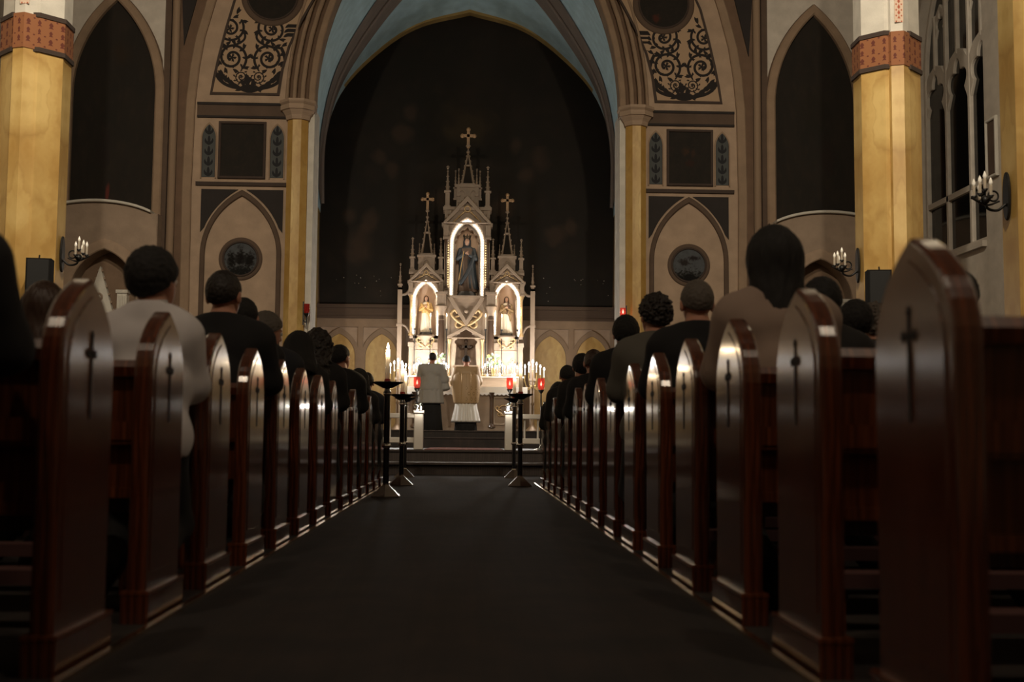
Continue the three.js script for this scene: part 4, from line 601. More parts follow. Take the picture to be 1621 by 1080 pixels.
// communion rail with gate posts
for (const s of [-1, 1]) {
  const side = SIDE[s], o = thing('communion_rail', `white painted communion rail and gate post on the ${side} of the steps`, 'railing', [s * 0.83, 0.4, -22.05]);
  const gr = (a, b, y0, y1, d) => ext(poly(mirrored(s, [[a, y0], [b, y0], [b, y1], [a, y1]])), d, -d / 2, 0.012, 1);
  mesh('gate_post', gr(-0.085, 0.085, 0, 0.66, 0.17), M.paintWhite, o); mesh('post_cap', gr(-0.1, 0.1, 0.66, 0.71, 0.2), M.paintWhite, o);
  mesh('top_rail', gr(0.08, 4.3, 0.57, 0.66, 0.16), M.paintWhite, o); mesh('bottom_rail', gr(0.08, 4.3, 0.12, 0.22, 0.1), M.paintWhite, o);
  for (let i = 0; i < 17; i++) mesh('baluster', gr(0.26 + i * 0.245, 0.295 + i * 0.245, 0.2, 0.58, 0.035), M.paintWhite, o);
  for (let i = 1; i < 4; i++) mesh('post', gr(0.0 + i * 1.4, 0.1 + i * 1.4, 0, 0.6, 0.1), M.paintWhite, o);
}
tag(mesh('carpet_runner', slab(-0.72, 0.72, 0.4, 0.412, -25.38, -21.95), M.carpet), 'dull red carpet runner between the white gate posts', 'carpet');

// red glass lanterns on poles
function redLantern(x, y0, h, z, label, lit = true) {
  const o = thing('red_lantern', label, 'lantern', [x, y0, z], 0, 'red lanterns at the rail');
  mesh('base', y0 > 0.8 ? lathe([[0.05, 0], [0.055, 0.02], [0.03, 0.035], [0.06, 0.07], [0.068, 0.1], [0.055, 0.135], [0.02, 0.16], [0.001, 0.16]], 18) : lathe([[0.14, 0], [0.13, 0.02], [0.03, 0.05], [0.02, 0.12], [0.001, 0.12]], 18), M.chrome, o);
  mesh('pole', cyl(0.014, 0.014, h - 0.2, 0, 0.1, 0, 10), M.black, o);
  mesh('cup', lathe([[0.015, h - 0.16], [0.05, h - 0.11], [0.055, h - 0.09], [0.001, h - 0.09]], 14), M.iron, o);
  const g = mesh('red_glass', lathe([[0.04, h - 0.09], [0.06, h - 0.05], [0.065, h + 0.05], [0.06, h + 0.12]], 18), M.redGlass, o);
  mesh('flame', flameG.clone().scale(1.6, 1.4, 1.6).translate(0, h - 0.02, 0), M.votive, g);
  lamp(x, y0 + h + 0.03, z, lin(1, 0.12, 0.08), 0.02, 0.03);
}
redLantern(-0.87, 1.11, 0.5, -22.05, 'red glass lantern on a thin pole rising from the left white gate post');
redLantern(0.83, 1.11, 0.5, -22.05, 'red glass lantern on a thin pole rising from the right white gate post');
redLantern(1.4, 0.4, 1.2, -21.93, 'red glass lantern on a black floor pole right of the gate beside the pew ends');
for (const s of [-1, 1]) { // glass lights on the gate posts
  const o = thing('glass_light', `small clear glass light shining on top of the ${SIDE[s]} gate post`, 'lamp', [s * 0.79, 1.11, -21.98], 0, 'glass lights on the gate posts');
  mesh('saucer', lathe([[0.04, 0], [0.05, 0.01], [0.02, 0.02], [0.001, 0.02]], 14), M.chrome, o); mesh('glass', lathe([[0.02, 0.02], [0.04, 0.05], [0.036, 0.1], [0.022, 0.14]], 14), M.glass, o); mesh('flame', flameG.clone().scale(1.1, 0.9, 1.1).translate(0, 0.03, 0), M.cool, o);
  lamp(s * 0.79, 1.17, -21.9, lin(1, 0.92, 0.8), 0.5, 0.02);
}
// processional candle stands along the aisle
function candleStand(x, z, h, label) {
  const o = thing('candle_stand', label, 'candle stand', [x, 0, z], 0, 'tall black candle stands along the aisle');
  mesh('foot', flat(lathe([[0.175, 0], [0.175, 0.014], [0.04, 0.13], [0.036, 0.15], [0.001, 0.15]], 6)), M.silver, o);
  mesh('pole', lathe([[0.033, 0.12], [0.033, h - 0.12], [0.045, h - 0.1], [0.03, h - 0.07], [0.03, h - 0.02]], 16), M.black, o);
  mesh('collar', lathe([[0.033, 0.52], [0.046, 0.53], [0.05, 0.545], [0.046, 0.56], [0.033, 0.57]], 16), M.chrome, o); mesh('collar', lathe([[0.033, h - 0.13], [0.042, h - 0.12], [0.042, h - 0.1], [0.033, h - 0.09]], 16), M.chrome, o);
  const pts = []; for (let i = 0; i <= 48; i++) { const a = i / 48 * 2 * PI; pts.push([a, 1 + 0.12 * Math.cos(a * 8)]); }
  mesh('drip_dish', robe([[h - 0.05, 0, 0, 0.05, 0.05, 0], [h - 0.02, 0, 0, 0.1, 0.1, 0.05], [h + 0.012, 0, 0, 0.16, 0.16, 0.09], [h + 0.018, 0, 0, 0.155, 0.155, 0.09], [h - 0.005, 0, 0, 0.06, 0.06, 0.02]], 64, 8), M.iron, o);
  mesh('socket', lathe([[0.03, h - 0.01], [0.036, h + 0.03], [0.03, h + 0.05], [0.001, h + 0.05]], 12), M.redGlassOff, o);
  const c = mesh('candle', lathe([[0.024, h + 0.02], [0.024, h + 0.36], [0.019, h + 0.366]], 12), M.wax, o); mesh('flame', flameG.clone().scale(1.5, 1.2, 1.5).translate(0, h + 0.366, 0), M.flame, c);
  lamp(x, h + 0.4, z, lin(1, 0.72, 0.42), FLAME_LAMP, 0.025); lamp(x, h + 0.32, z, lin(1, 0.8, 0.55), FLAME_LAMP * 0.05, 0.008);   // second lamp, put inside the wax to make the candle glow
}
candleStand(-0.8, -12.9, 1.21, 'tall black candle stand with lit candle, nearest on the left of the aisle');
candleStand(-0.8, -15.9, 1.18, 'tall black candle stand with lit candle, middle one on the left of the aisle');
candleStand(-0.92, -19.0, 1.23, 'tall black candle stand with lit candle, farthest on the left by the steps');
candleStand(0.76, -15.9, 1.2, 'tall black candle stand with lit candle, nearer one on the right of the aisle');
candleStand(0.8, -19.0, 1.24, 'tall black candle stand with lit candle, farther one on the right by the steps');

// wall lamps hung on the chancel columns
for (const s of [-1, 1]) {
  const o = thing('hanging_lamp', s < 0 ? 'unlit red glass lamp on iron bracket at the left chancel jamb' : 'glowing red glass lamp on iron bracket at the right chancel jamb', 'lamp', [s * 3.04, 2.7, WZ + 0.16]);
  mesh('backplate', slab(s > 0 ? 0.06 : -0.08, s > 0 ? 0.08 : -0.06, 0.05, 0.5, -0.03, 0.03), M.iron, o);
  mesh('bracket', [tube([[s * 0.07, 0.15, 0], [s * 0.03, 0.1, 0.03], [0, 0.12, 0.05], [0, 0.22, 0.05]], 0.012, 14, 6), tube([[s * 0.07, 0.4, 0], [s * 0.05, 0.3, 0.02], [s * 0.06, 0.24, 0.02]], 0.01, 10, 6), cyl(0.004, 0.012, 0.16, 0, -0.04, 0.05, 8)], M.iron, o);
  mesh('cup', lathe([[0.015, 0.2], [0.05, 0.25], [0.055, 0.27], [0.001, 0.27]], 14).translate(0, 0, 0.05), M.iron, o);
  mesh('red_glass', lathe([[0.045, 0.27], [0.06, 0.33], [0.056, 0.45]], 16).translate(0, 0, 0.05), s > 0 ? M.redGlass : M.redGlassOff, o);
  if (s > 0) { mesh('flame', flameG.clone().scale(1.6, 1.4, 1.6).translate(0, 0.34, 0.05), M.votive, o); lamp(s * 3.04, 3.07, WZ + 0.24, lin(1, 0.12, 0.08), 0.03, 0.03); }
}
// five-candle sconces on the pillars
function sconce(x, y, z, turn, label) {                                      // local +z points away from the pillar
  const o = thing('wall_sconce', label, 'sconce', [x, y, z], turn, 'candle sconces on the pillars');
  mesh('backplate', ext(new THREE.Shape().absellipse(0, 0.02, 0.07, 0.24, 0, 2 * PI), 0.03, -0.01, 0.008, 1), M.iron, o);
  mesh('arm', [tube([[0, -0.06, 0.02], [0, -0.12, 0.1], [0, -0.1, 0.2], [0, -0.02, 0.22]], 0.014, 18, 7), tube([[-0.13, -0.02, 0.22], [0, -0.05, 0.24], [0.13, -0.02, 0.22]], 0.011, 14, 6), tube([[0, -0.03, 0.08], [0, -0.07, 0.2], [0, 0.0, 0.36]], 0.011, 14, 6), ball(0.045, 0, -0.02, 0.22, 10), at(new THREE.TorusGeometry(0.05, 0.01, 6, 16).rotateY(PI / 2), 0, 0.02, 0.14)], M.iron, o);
  for (const [dx, dz, dy] of [[-0.13, 0.22, 0], [-0.07, 0.3, 0.03], [0, 0.22, 0.09], [0.07, 0.3, 0.03], [0.13, 0.22, 0]]) {
    mesh('candle_cup', lathe([[0.012, -0.03], [0.032, 0], [0.001, 0]], 10).translate(dx, dy, dz), M.iron, o);
    const c = mesh('candle', cyl(0.014, 0.014, 0.1, dx, dy, dz, 10), M.wax, o); mesh('bulb', bulbG2.clone().scale(1.1, 1.2, 1.1).translate(dx, dy + 0.1, dz), M.sconceBulb, c);
  }
}
sconce(-5.31, 2.98, -15.9, PI / 2, 'black five-candle sconce on the left yellow pillar');
sconce(5.31, 2.98, -15.9, -PI / 2, 'black five-candle sconce on the yellow pillar beyond the long-haired woman');
sconce(5.31, 3.02, -11.4, -PI / 2, 'black five-candle sconce on the nearest right pillar at the picture edge');
// loudspeakers on the pillars
for (const s of [-1, 1]) {
  const o = thing('loudspeaker', `black box loudspeaker mounted on the front of the ${SIDE[s]} yellow pillar`, 'loudspeaker', [s * 5.36, 2.38, -15.26], s * -0.15, 'loudspeakers on the pillars');
  mesh('cabinet', ext(poly([[-0.15, 0], [0.15, 0], [0.15, 0.46], [-0.15, 0.46]]), 0.24, -0.12, 0.012, 2), M.plasticBlack, o); mesh('grille', ext(poly([[-0.13, 0.02], [0.13, 0.02], [0.13, 0.44], [-0.13, 0.44]]), 0.02, 0.115, 0.006, 1), M.grille, o);
  mesh('bracket', [rod([s * 0.02, 0.46, -0.02], [s * 0.03, 0.52, -0.1], 0.01), box(0.06, 0.3, 0.2, 0, 0.23, -0.2)], M.iron, o);
}
// unseen spot lamps over the nave, placed to light pillars and walls
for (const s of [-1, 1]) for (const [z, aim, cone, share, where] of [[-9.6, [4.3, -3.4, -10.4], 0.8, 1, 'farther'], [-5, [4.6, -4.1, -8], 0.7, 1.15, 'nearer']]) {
  const [x, y] = [s * 2.7, 9.1], o = thing('spotlight', `unseen black spot lamp lighting the pillars, over the ${SIDE[s]} side of the nave, the ${where} one`, 'spotlight', [x, y, z], 0, 'unseen spot lamps over the nave');
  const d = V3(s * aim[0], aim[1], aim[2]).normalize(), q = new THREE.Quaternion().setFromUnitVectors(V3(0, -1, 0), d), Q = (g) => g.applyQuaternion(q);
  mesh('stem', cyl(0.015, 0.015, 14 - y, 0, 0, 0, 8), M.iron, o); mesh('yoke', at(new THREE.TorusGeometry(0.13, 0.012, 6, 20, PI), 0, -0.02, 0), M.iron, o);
  mesh('can', Q(lathe([[0.001, 0.16], [0.08, 0.15], [0.1, 0.1], [0.11, -0.14], [0.118, -0.14], [0.108, 0.1], [0.086, 0.16], [0.001, 0.17]], 20)), M.plasticBlack, o); mesh('lens', Q(at(new THREE.CylinderGeometry(0.1, 0.1, 0.01, 20), 0, -0.12, 0)), M.unseenLampGlass, o);
  const l = new THREE.SpotLight(lin(1, 0.86, 0.66), UNSEEN_SPOT * share, 0, cone, 0.45, 2); l.position.set(x + d.x * 0.15, y + d.y * 0.15, z + d.z * 0.15); l.target.position.set(x + d.x * 9, y + d.y * 9, z + d.z * 9); l.castShadow = true; l.shadow.radius = 5; scene.add(l, l.target);
}
// unseen globe lamps over the rear pews, placed to light the pew backs
for (const s of [-1, 1]) {
  const o = thing('unseen_globe_lamp', `unseen glass globe lamp lighting the pew backs, out of view over the rear pews, ${SIDE[s]} of the aisle`, 'unseen pendant lamp', [s * 2.6, 7.3, -1.0], 0, 'unseen globe lamps over the rear pews');
  mesh('stem', cyl(0.012, 0.012, 6.3, 0, 0.4, 0, 8), M.iron, o); mesh('cap', lathe([[0.12, 0.33], [0.1, 0.38], [0.03, 0.42], [0.001, 0.42]], 16), M.gilt, o); mesh('globe', ball(0.2, 0, 0.18, 0, 20), M.unseenLampGlass, o);
  lamp(s * 2.6, 7.48, -1.0, lin(1, 0.8, 0.58), UNSEEN_GLOBE, 0.2);
}
// side altars under the hoods
for (const s of [-1, 1]) {
  const o = thing('side_altar', `white side altar with pointed gable in the ${SIDE[s]} aisle recess`, 'altar', [s * 6.88, 0, -22.6]);
  mesh('table', [slab(-0.7, 0.7, 0, 0.95, -0.25, 0.25), slab(-0.78, 0.78, 0.95, 1.05, -0.3, 0.3)], M.altar, o);
  mesh('retable', [slab(-0.6, 0.6, 1.05, 1.9, -0.28, -0.05), slab(-0.64, 0.64, 1.9, 1.98, -0.3, 0), slab(-0.22, 0.22, 1.98, 2.9, -0.28, -0.04)], M.altar, o);
  mesh('gable', ext(poly([[-0.3, 2.8], [0.3, 2.8], [0, 3.78]]), 0.14, -0.2, 0.015, 1), M.white, o);
  mesh('gable_carving', [at(new THREE.TorusGeometry(0.06, 0.02, 6, 16), 0, 3.2, -0.05), ...crocketsOn([-0.3, 2.85, -0.1], [0, 3.8, -0.1], 6, 0.03), ...crocketsOn([0.3, 2.85, -0.1], [0, 3.8, -0.1], 6, 0.03)], M.altar, o);
  for (const k of [-1, 1]) { mesh('fluted_pier', [slab(k * 0.42 - 0.09, k * 0.42 + 0.09, 1.98, 3.28, -0.26, -0.08), ...[-0.05, 0, 0.05].map((d) => cyl(0.018, 0.018, 1.2, k * 0.42 + d, 2.02, -0.07, 8)), slab(k * 0.42 - 0.11, k * 0.42 + 0.11, 3.28, 3.34, -0.28, -0.05)], M.white, o); }
}

// ================= PEWS =================
const PEW0 = 2.64, PITCH = 0.935, PEWS = 15, AX = 1.05, LEN = 3.75;
const ordinals = ['nearest', 'second', 'third', 'fourth', 'fifth', 'sixth', 'seventh', 'eighth', 'ninth', 'tenth', 'eleventh', 'twelfth', 'thirteenth', 'fourteenth', 'farthest'];
const endPts = (w, y0, sp, top) => { const c = new THREE.Path(); c.moveTo(w, y0); c.lineTo(w, sp); c.bezierCurveTo(w, sp + (top - sp) * 0.55, w * 0.42, top - 0.035, 0, top); c.bezierCurveTo(-w * 0.42, top - 0.035, -w, sp + (top - sp) * 0.55, -w, sp); c.lineTo(-w, y0); return c.getPoints(12).map((p) => [p.x, p.y]); };
// profiles are drawn in (z, y) and pushed out along x
const toX = (g, x) => g.rotateY(-PI / 2).translate(x, 0, 0);
function makePew(s) {
  const o = new THREE.Group(), P = (name, g, m, par = o) => mesh(name, boxUV(Array.isArray(g) ? join(g) : g), m, par);
  const X = (a, b) => s > 0 ? [a, b] : [-b, -a], sl = (a, b, y0, y1, z0, z1) => { const [p, q] = X(a, b); return slab(p, q, y0, y1, z0, z1); };
  // extrusion along local +z becomes -x after the turn: place so that the aisle face lies at x = 0
  const T = 0.066, endG = (d, x) => toX(ext(poly(endPts(0.24, 0.02, 0.86, 1.112)), d, 0, 0.012, 3), x);
  const end = P('aisle_end', endG(T, s > 0 ? T : 0), M.wood);
  P('raised_field', toX(ext(poly(endPts(0.196, 0.17, 0.85, 1.062)), 0.012, 0, 0.003, 1), s > 0 ? 0.009 : 0.003), M.wood, end);
  const f = s > 0 ? -0.0042 : 0.0042, cr = (y0, y1, z0, z1) => slab(f - 0.0015, f + 0.0015, y0, y1, z0, z1);
  P('cross_groove_shade', [cr(0.7, 0.945, -0.007, 0.007), cr(0.886, 0.896, -0.034, 0.034), ...[[0.945, 0], [0.891, 0.034], [0.891, -0.034], [0.891, 0]].map(([y, z]) => box(0.003, 0.02, 0.02, 0, 0, 0).rotateX(PI / 4).translate(f, y, z))], M.carved, end);  // dark raised strips stand for the shade inside the incised cross
  P('plinth', [sl(-0.014, T + 0.014, 0, 0.1, -0.256, 0.256)], M.wood, end); P('plinth_moulding', [sl(-0.017, T + 0.017, 0.1, 0.112, -0.258, 0.258)], M.woodEdge, end);
  P('wall_end', endG(T, s > 0 ? LEN : -LEN + T), M.wood);
  P('back_panel', [sl(T, LEN - T, 0.46, 0.87, 0.135, 0.165)], M.woodEdge); P('top_rail', toX(ext(poly([[0.115, 0.86], [0.19, 0.86], [0.195, 0.895], [0.175, 0.92], [0.13, 0.92], [0.11, 0.895]]), LEN - 2 * T, 0, 0.006, 1), s > 0 ? LEN - T : -T), M.woodEdge);
  P('seat', [sl(T, LEN - T, 0.43, 0.465, -0.25, 0.175), sl(T, LEN - T, 0.36, 0.43, -0.2, -0.175)], M.woodEdge);
  P('kneeler', [sl(T + 0.1, LEN - T - 0.1, 0.15, 0.2, 0.27, 0.4)], M.kneeler); P('kneeler_foot', sl(T + 0.2, T + 0.25, 0, 0.15, 0.2, 0.38), M.woodEdge); P('kneeler_foot', sl(LEN - 0.4, LEN - 0.35, 0, 0.15, 0.2, 0.38), M.woodEdge);
  P('book_rack', [sl(T, LEN - T, 0.62, 0.635, 0.165, 0.2), sl(T, LEN - T, 0.635, 0.7, 0.195, 0.205)], M.woodEdge);
  return o;
}
for (const s of [-1, 1]) {
  const proto = makePew(s);
  for (let k = 0; k < PEWS; k++) {
    const o = k ? proto.clone() : proto; o.name = numbered('pew'); o.position.set(s * AX, 0, -(PEW0 + PITCH * k)); scene.add(o);
    tag(o, `varnished pew with arched cross-carved end, ${ordinals[k]} from the camera on the ${SIDE[s]}`.replace('nearest from', 'nearest to'), 'pew', `pews on the ${SIDE[s]} of the aisle`);
  }
}

// ================= PEOPLE =================
// head about its own centre, face towards -z
const headField = (x, y, z) => {
  let d = ellip(x, y, z, 0, 0.022, 0.015, 0.074, 0.093, 0.094);
  d = blend(d, ellip(x, y, z, 0, -0.035, -0.03, 0.06, 0.08, 0.066), 0.03);
  d = blend(d, capsule(x, y, z, [0, -0.095, -0.062, 0.022, 0, -0.09, -0.04, 0.03]), 0.03);                       // chin
  d = blend(d, capsule(x, y, z, [0, 0.005, -0.088, 0.009, 0, -0.03, -0.106, 0.013]), 0.012);                      // nose
  d = blend(d, capsule(x, y, z, [-0.03, 0.022, -0.082, 0.008, 0.03, 0.022, -0.082, 0.008]), 0.014);               // brow
  const ax = Math.abs(x); d = Math.max(d, -(Math.hypot(ax - 0.031, y - 0.003, z + 0.101) - 0.018));               // eye hollows
  d = Math.max(d, -capsule(x, y, z, [-0.02, -0.06, -0.101, 0.004, 0.02, -0.06, -0.101, 0.004]));                  // mouth
  const ear = Math.max(ellip(ax, y, z, 0.081, -0.008, 0.014, 0.013, 0.033, 0.021), -(Math.hypot(ax - 0.097, y + 0.006, z - 0.004) - 0.012));
  return blend(d, ear, 0.012);
};
const headG = skin(headField, [-0.115, -0.135, -0.135], [0.115, 0.13, 0.125], 0.0052);
const handField = (() => { const c = [[0, 0, 0, 0.028, 0, 0.05, -0.005, 0.026], [0.014, 0, 0, 0.024, 0.016, 0.05, -0.004, 0.022], [-0.014, 0, 0, 0.024, -0.016, 0.05, -0.004, 0.022]], f = [];
  for (const [i, l] of [0.066, 0.076, 0.07, 0.054].entries()) { const x = -0.03 + i * 0.02; f.push([x, 0.055, -0.004, 0.0095, x * 1.05, 0.055 + l * 0.5, -0.012, 0.0088], [x * 1.05, 0.055 + l * 0.5, -0.012, 0.0088, x * 1.05, 0.055 + l, -0.03, 0.0075]); }
  f.push([-0.03, 0.01, -0.004, 0.012, -0.055, 0.04, -0.018, 0.0105], [-0.055, 0.04, -0.018, 0.0105, -0.058, 0.068, -0.026, 0.0085]);
  return (x, y, z) => { let d = bones(c, 0.02)(x, y, z); for (const q of f) d = blend(d, capsule(x, y, z, q), 0.006); return Math.max(d, 0.55 * 0 + d); }; })();
const handG = skin(handField, [-0.085, -0.04, -0.065], [0.06, 0.155, 0.04], 0.0055);
const hairG = {};
function hair(kind) {
  return hairG[kind] ??= (() => {
    const shell = (x, y, z, t) => ellip(x, y, z, 0, 0.024, 0.017, 0.074 + t, 0.093 + t, 0.094 + t), n = (x, y, z, f) => noise.noise(x * f + 3, y * f, z * f);
    if (kind === 'short') return skin((x, y, z) => Math.max(shell(x, y, z, 0.013) - 0.003 * n(x, y, z, 70), 0.75 * (0.008 - 0.66 * z - y), ellip(x, y, z, 0, 0.024, 0.017, 0.12, 0.13, 0.13)), [-0.11, -0.09, -0.12], [0.11, 0.15, 0.14], 0.006);
    if (kind === 'thick') return skin((x, y, z) => Math.max(shell(x, y, z, 0.022) - 0.004 * n(x, y, z, 50), 0.75 * (-0.008 - 0.72 * z - y)), [-0.12, -0.11, -0.13], [0.12, 0.16, 0.15], 0.006);
    if (kind === 'curly') return skin((x, y, z) => Math.max(shell(x, y, z, 0.024) - 0.016 * n(x, y, z, 55), 0.75 * (-0.002 - 0.7 * z - y)), [-0.13, -0.11, -0.14], [0.13, 0.17, 0.16], 0.006);
    if (kind === 'long' || kind === 'wavy') { const w = kind === 'wavy' ? 1 : 0; return skin((x, y, z) => { let d = shell(x, y, z, 0.024); d = blend(d, capsule(x * 0.86, y, z, [0, 0.0, 0.035, 0.088, 0, -0.27, 0.075, 0.09]), 0.04); d -= (w ? 0.016 : 0.004) * n(x * (w ? 0.8 : 1.6), y * (w ? 0.8 : 0.25), z, w ? 42 : 60); return Math.max(d, -(ellip(x, y, z, 0, -0.03, -0.11, 0.062, 0.105, 0.1)), -0.345 + 0.12 * x - y); }, [-0.15, -0.36, -0.14], [0.15, 0.17, 0.2], 0.008); }
    return skin((x, y, z) => { let d = shell(x, y, z, 0.03); d = blend(d, capsule(x * 0.9, y, z, [0, 0, 0.01, 0.105, 0, -0.2, 0.04, 0.15]), 0.05) - 0.004 * n(x, y * 0.3, z, 40); return Math.max(d, -(ellip(x, y, z, 0, -0.04, -0.13, 0.065, 0.11, 0.12)), -0.24 - y); }, [-0.22, -0.26, -0.2], [0.22, 0.17, 0.24], 0.009);   // veil
  })();
}
const both = (f) => [f(-1), f(1)];
const kneel = { head: [0, 1.295, -0.04], collar: 1.19,
  torso: [[-0.06, 0.64, 0.08, 0.135, 0.06, 0.64, 0.08, 0.135], [0, 0.66, 0.08, 0.14, 0, 0.84, 0.03, 0.13], [-0.05, 0.86, 0.02, 0.125, 0.05, 0.86, 0.02, 0.125], [-0.085, 1.02, 0.0, 0.115, 0.085, 1.02, 0.0, 0.115], [-0.14, 1.07, 0, 0.062, 0.14, 1.07, 0, 0.062], [0, 1.15, -0.005, 0.062, 0.13, 1.09, 0, 0.05], [0, 1.15, -0.005, 0.062, -0.13, 1.09, 0, 0.05]],
  neck: [[0, 1.1, 0.0, 0.062, 0, 1.25, -0.03, 0.056]],
  arms: both((s) => [[s * 0.17, 1.06, 0, 0.056, s * 0.205, 0.86, -0.08, 0.042], [s * 0.205, 0.86, -0.08, 0.042, s * 0.07, 0.98, -0.24, 0.032]]).flat(),
  legs: both((s) => [[s * 0.09, 0.62, 0.08, 0.095, s * 0.12, 0.28, -0.1, 0.066], [s * 0.12, 0.28, -0.1, 0.06, s * 0.11, 0.13, 0.26, 0.045]]).flat(),
  feet: both((s) => [[s * 0.11, 0.12, 0.27, 0.042, s * 0.11, 0.05, 0.34, 0.034]]).flat(), hands: both((s) => [s * 0.045, 1.0, -0.255, -0.3, s * -0.5]) };
const stand = { head: [0, 1.565, -0.05], collar: 1.42,
  torso: [[-0.06, 0.92, 0, 0.135, 0.06, 0.92, 0, 0.135], [0, 0.95, 0, 0.14, 0, 1.12, 0, 0.13], [-0.085, 1.28, 0.0, 0.115, 0.085, 1.28, 0.0, 0.115], [-0.17, 1.37, 0, 0.062, 0.17, 1.37, 0, 0.062], [0, 1.36, 0, 0.075, 0, 1.42, -0.01, 0.06]],
  neck: [[0, 1.36, 0, 0.062, 0, 1.51, -0.04, 0.053]],
  arms: both((s) => [[s * 0.195, 1.36, 0, 0.06, s * 0.27, 1.1, -0.06, 0.048], [s * 0.27, 1.1, -0.06, 0.048, s * 0.12, 1.14, -0.3, 0.034]]).flat(),
  legs: both((s) => [[s * 0.09, 0.9, 0, 0.095, s * 0.09, 0.5, 0, 0.066], [s * 0.09, 0.5, 0, 0.06, s * 0.09, 0.1, 0.02, 0.045]]).flat(),
  feet: both((s) => [[s * 0.09, 0.07, 0.02, 0.045, s * 0.1, 0.04, -0.15, 0.035]]).flat(), hands: both((s) => [s * 0.1, 1.15, -0.31, -0.3, s * -0.6]) };
const cloth = (c, r = 0.9) => std(c, r);
const HAIR = { black: std([0.006, 0.005, 0.0045], 0.8), brown: std([0.035, 0.016, 0.009], 0.5), grey: std([0.09, 0.075, 0.062], 0.7), dark: std([0.012, 0.008, 0.006], 0.6), cloth: std([0.008, 0.007, 0.007], 0.85) };
const bodyCache = new Map();
function person(label, [x, z], top, { turn = 0, headTurn = 0, headTilt = 0, headRoll = 0, wide = 1, coat, trousers = M.blackCloth, hairKind = 'short', hairMat = HAIR.black, pose = kneel, base = 0, coatGrow = 0.024, collar, headScale = 1, group = 'people kneeling in the pews' }) {
  const nat = pose.head[1] + 0.117, k = (top - base) / nat, o = thing('person', label, 'person', [x, base, z], turn, group);
  const key = (pose === kneel ? 'k' : 's') + wide + coatGrow;
  if (!bodyCache.has(key)) {
    const S = (l) => l.map((c) => [c[0] * wide, c[1], c[2], c[3], c[4] * wide, c[5], c[6], c[7]]), T = S(pose.torso), A = S(pose.arms), L = S(pose.legs), F = S(pose.feet), N = S(pose.neck), H = nat - 0.08;
    const lo = [-0.42, 0, -0.42], hi = [0.42, H, 0.46];
    const all = bones([...T, ...A, ...L, ...F, ...N], 0.04), coatF = bones([...T, ...A], 0.045, coatGrow), legF = bones([...L, ...F, T[0]], 0.04, 0.014);
    bodyCache.set(key, { body: skin((a, b, c) => all(a, b, c), lo, hi, 0.017), coat: skin((a, b, c) => Math.max(coatF(a, b, c) + 0.005 * noise.noise(a * 14, b * 9, c * 14), b - pose.collar - 0.25 * c, (pose === kneel ? 0.56 : 0.82) - b), lo, hi, 0.016), legs: skin(legF, lo, hi, 0.02), hands: pose.hands.map(([hx, hy, hz, rx, rz]) => handG.clone().scale(hx < 0 ? -1 : 1, 1, 1).rotateZ(rz).rotateX(rx).translate(hx * wide, hy, hz)) });
  }
  const c = bodyCache.get(key), place = (g) => g.clone().scale(headScale, headScale, headScale).rotateX(headTilt).rotateZ(headRoll).rotateY(headTurn).translate(...pose.head), K = (name, g, m, par = o) => mesh(name, g.scale(k, k, k), m, par);
  K('body', join([c.body, place(headG), ...c.hands]).clone(), M.skin);
  for (const s of [-1, 1]) K('eye', place(ball(0.012, s * 0.031, 0.003, -0.088, 8)), M.eyeWhite);
  K('coat', c.coat.clone(), coat); K('trousers', c.legs.clone(), trousers);
  K('hair', place(hair(hairKind)), hairMat);
  if (collar) K('collar', lathe([[0.062, 0], [0.07, 0.005], [0.068, 0.045], [0.06, 0.05]], 20).scale(1, 1, 1).rotateX(0.15).translate(0, pose.collar - 0.025, -0.008), collar);
  return o;
}
const W = { suit: cloth([0.006, 0.006, 0.007]), black: cloth([0.009, 0.008, 0.008]), shirt: cloth([0.58, 0.56, 0.57]), sweater: cloth([0.26, 0.19, 0.15]), greyJacket: cloth([0.1, 0.093, 0.078]), navy: cloth([0.012, 0.013, 0.018]), brown: cloth([0.03, 0.02, 0.015]), white: cloth([0.5, 0.5, 0.5]) };
// left side, near to far
person('person in dark coat kneeling at the left picture edge in the nearest pew', [-1.37, -3.05], 1.44, { coat: W.suit, hairKind: 'thick', wide: 1.12 });
person('boy with dark short hair in a white collared shirt', [-1.255, -5.0], 1.41, { coat: W.shirt, collar: W.white, hairKind: 'thick', hairMat: HAIR.black, wide: 0.8, headTurn: -0.35, headTilt: 0.05, headScale: 1.08 });
person('person with glossy brown hair behind the left pew end below the loudspeaker', [-2.02, -5.92], 1.38, { coat: W.brown, hairKind: 'long', hairMat: HAIR.brown, wide: 0.9 });
person('broad man in black suit with cropped hair on the left of the aisle', [-1.335, -6.84], 1.575, { coat: W.suit, hairKind: 'short', hairMat: HAIR.dark, wide: 1.12, headTurn: -0.2, headScale: 1.02 });
person('person in black mostly hidden behind the broad man in black suit', [-1.4, -7.79], 1.53, { coat: W.black, hairKind: 'short', hairMat: HAIR.black });
person('grey-haired man glancing right on the left of the aisle', [-1.4, -8.72], 1.53, { coat: W.navy, hairKind: 'thick', hairMat: HAIR.grey, headTurn: -0.85, headTilt: -0.2 });
person('person under a black veil on the left of the aisle', [-1.3, -9.65], 1.46, { coat: W.black, hairKind: 'veil', hairMat: HAIR.cloth, headTilt: -0.35, wide: 0.92 });
person('woman with long wavy dark hair beside the black veil', [-1.27, -10.6], 1.55, { coat: W.black, hairKind: 'wavy', hairMat: HAIR.dark, headTilt: -0.25, headScale: 1.12, wide: 0.92 });
person('dark-haired man beyond the woman with wavy hair', [-1.26, -12.45], 1.58, { coat: W.suit, hairKind: 'short', hairMat: HAIR.black, headTurn: -0.5, wide: 0.92 });
